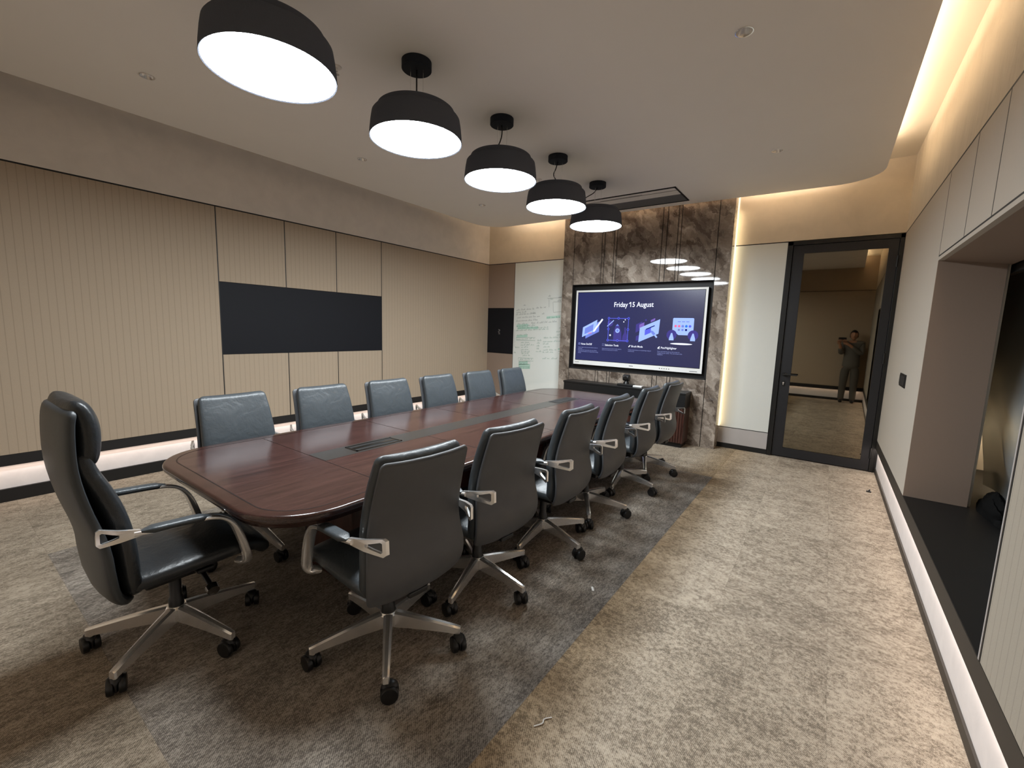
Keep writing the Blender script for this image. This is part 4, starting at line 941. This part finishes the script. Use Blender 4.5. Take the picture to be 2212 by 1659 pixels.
J = [(V(0, 0, 0.93), (0.135, 0.10)), (V(0, 0, 1.08), (0.125, 0.095)), (V(0, 0, 1.27), (0.15, 0.10)), (V(0, 0.0, 1.40), (0.115, 0.075)), (V(0, 0.01, 1.475), (0.05, 0.05)),
     (V(-0.165, 0.0, 1.395), 0.058), (V(-0.205, 0.08, 1.145), 0.043), (V(-0.235, 0.17, 1.32), 0.032), (V(-0.250, 0.205, 1.39), (0.034, 0.022)),
     (V(0.165, 0.0, 1.395), 0.058), (V(0.175, 0.10, 1.145), 0.043), (V(-0.05, 0.195, 1.35), 0.032), (V(-0.155, 0.215, 1.415), (0.034, 0.022)),
     (V(-0.09, 0.0, 0.86), 0.085), (V(-0.105, 0.01, 0.49), 0.058), (V(-0.115, -0.01, 0.10), 0.038), (V(-0.12, 0.05, 0.035), (0.036, 0.028)), (V(-0.13, 0.13, 0.025), (0.036, 0.02)),
     (V(0.09, 0.0, 0.86), 0.085), (V(0.10, 0.01, 0.49), 0.058), (V(0.105, -0.01, 0.10), 0.038), (V(0.11, 0.05, 0.035), (0.036, 0.028)), (V(0.12, 0.13, 0.025), (0.036, 0.02))]
Ed = [(0, 1), (1, 2), (2, 3), (3, 4), (3, 5), (5, 6), (6, 7), (7, 8), (3, 9), (9, 10), (10, 11), (11, 12), (0, 13), (13, 14), (14, 15), (15, 16), (16, 17), (0, 18), (18, 19), (19, 20), (20, 21), (21, 22)]
pr = skin_mesh('person', J, Ed, MT['skin'])
tag(pr, 'person in grey clothes holding up a phone, mirrored in the glass door', 'person')
# head with brow, nose, mouth, chin and ears, joined into the body mesh
bm = BM(); bm.from_mesh(pr.data)
hc = Vector(V(0, 0.03, 1.585)); sph = bmesh.ops.create_icosphere(bm, subdivisions=4, radius=1.0)['verts']
for v in sph:
    x, y, z = v.co; X, Y, Z = x*0.074, y*0.094, z*0.118
    if z < 0: X *= 1+0.28*z; Y = Y*(1+0.22*z)+0.012*(-z)
    if y > 0:
        g = lambda cx, cz, sx_, sz_: math.exp(-((x-cx)/sx_)**2-((z-cz)/sz_)**2)*max(y, 0)
        Y += 0.024*g(0, -0.16, 0.14, 0.20)+0.008*g(0, -0.62, 0.30, 0.10)+0.007*g(0, -0.92, 0.35, 0.2)+0.006*g(0, 0.22, 0.8, 0.12)
        Y -= 0.011*(g(-0.38, 0.04, 0.2, 0.12)+g(0.38, 0.04, 0.2, 0.12))+0.004*g(0, -0.52, 0.25, 0.05)
    v.co = hc+Vector((X, Y, Z))
for sd in (-1, 1):
    er = bmesh.ops.create_icosphere(bm, subdivisions=2, radius=1.0)['verts']
    for v in er: v.co = hc+Vector((sd*0.074+v.co.x*0.012, -0.005+v.co.y*0.02, -0.005+v.co.z*0.032))
# hands: palm, four bent fingers of unequal length and a thumb from the palm's side
def finger(pts, r):
    tube(bm, smooth_path(pts, 9), [r*(1-0.03*i) for i in range(9)], 10)
for sd, cx in ((-1, -0.268), (1, -0.150)):
    palm = [[V(cx+0.036*math.cos(a)*k_, 0.212+dy+0.013*math.sin(a)*k_, z) for a in (2*PI*i/16 for i in range(16))] for z, k_, dy in ((1.375, 0.7, 0), (1.40, 1.0, 0.004), (1.435, 1.05, 0.010), (1.462, 0.95, 0.014), (1.470, 0.6, 0.016))]
    loft(bm, palm)
    for i, L in enumerate((0.066, 0.078, 0.072, 0.056)):
        fx = cx+(-0.027+0.018*i)*(-sd)
        finger([V(fx, 0.226, 1.430), V(fx-sd*0.006, 0.250, 1.440), V(fx-sd*0.014, 0.2590, 1.456), V(fx-sd*0.022, 0.2575, 1.456+L*0.42)], 0.0085)
    finger([V(cx-sd*0.030, 0.214, 1.41), V(cx-sd*0.044, 0.216, 1.440), V(cx-sd*0.048, 0.220, 1.480)], 0.0098)
bmesh.ops.recalc_face_normals(bm, faces=bm.faces[:]); bm.to_mesh(pr.data); bm.free()
pr.data.polygons.foreach_set('use_smooth', [True]*len(pr.data.polygons))
ex_ = lambda r, d: (r[0]+d, r[1]+d) if isinstance(r, tuple) else r+d
sj = [(V(0, 0, 0.76), (0.190, 0.140)), (V(0, 0, 0.95), (0.176, 0.135)), (V(0, 0, 1.10), (0.160, 0.125)), (V(0, 0, 1.27), (0.178, 0.130)), (V(0, 0, 1.40), (0.135, 0.10)), (V(0, 0.01, 1.462), (0.075, 0.075)),
      (V(-0.165, 0, 1.395), 0.082), (V(-0.205, 0.08, 1.145), 0.062), (V(-0.232, 0.160, 1.295), 0.048), (V(0.165, 0, 1.395), 0.082), (V(0.175, 0.10, 1.145), 0.062), (V(-0.02, 0.183, 1.325), 0.048)]
skin_mesh('shirt', sj, [(0, 1), (1, 2), (2, 3), (3, 4), (4, 5), (4, 6), (6, 7), (7, 8), (4, 9), (9, 10), (10, 11)], MT['shirt'], pr)
tj = [(V(0, 0, 1.0), (0.150, 0.115)), (V(0, 0, 0.93), (0.158, 0.122)), (J[13][0], 0.108), (J[14][0], 0.082), (V(-0.114, -0.008, 0.10), 0.066), (V(-0.114, -0.008, 0.055), 0.066), (J[18][0], 0.108), (J[19][0], 0.082), (V(0.105, -0.008, 0.10), 0.066), (V(0.105, -0.008, 0.055), 0.066)]
skin_mesh('trousers', tj, [(0, 1), (1, 2), (2, 3), (3, 4), (4, 5), (1, 6), (6, 7), (7, 8), (8, 9)], MT['trousers'], pr)
for q in (15, 20):
    px, py = J[q][0][0], J[q][0][1]
    skin_mesh('shoe', [((px, py-0.03, 0.05), (0.045, 0.048)), ((px, py+0.07, 0.042), (0.046, 0.040)), ((px, py+0.165, 0.032), (0.040, 0.030))], [(0, 1), (1, 2)], MT['shoe'], pr)
bm = BM(); hs = bmesh.ops.create_icosphere(bm, subdivisions=4, radius=1.0)['verts']
for v in hs:
    x, y, z = v.co; v.co = hc+Vector((x*0.083, y*0.102-0.008, z*0.126+0.006))
kill = [v for v in bm.verts if (v.co.y-hc.y > 0.035 and v.co.z < hc.z+0.062) or v.co.z < hc.z-0.055]
bmesh.ops.delete(bm, geom=kill, context='VERTS'); hr = obj('hair', bm, MT['hair'], pr); so = hr.modifiers.new('thick', 'SOLIDIFY'); so.thickness = 0.008
ph = thing('phone', 'dark phone held up by the person at the near wall', 'phone', (ox-0.209, oy+0.2355, 1.500))
boxes('phone_body', [(-0.075, 0.075, -0.004, 0.004, -0.036, 0.036)], MT['plastic'], fn=obj, parent=ph, smooth=False, bevel=0.003)
boxes('camera_bump', [(-0.072, -0.040, 0.004, 0.007, 0.002, 0.033)], MT['darkchrome'], fn=obj, parent=ph, smooth=False, bevel=0.001)
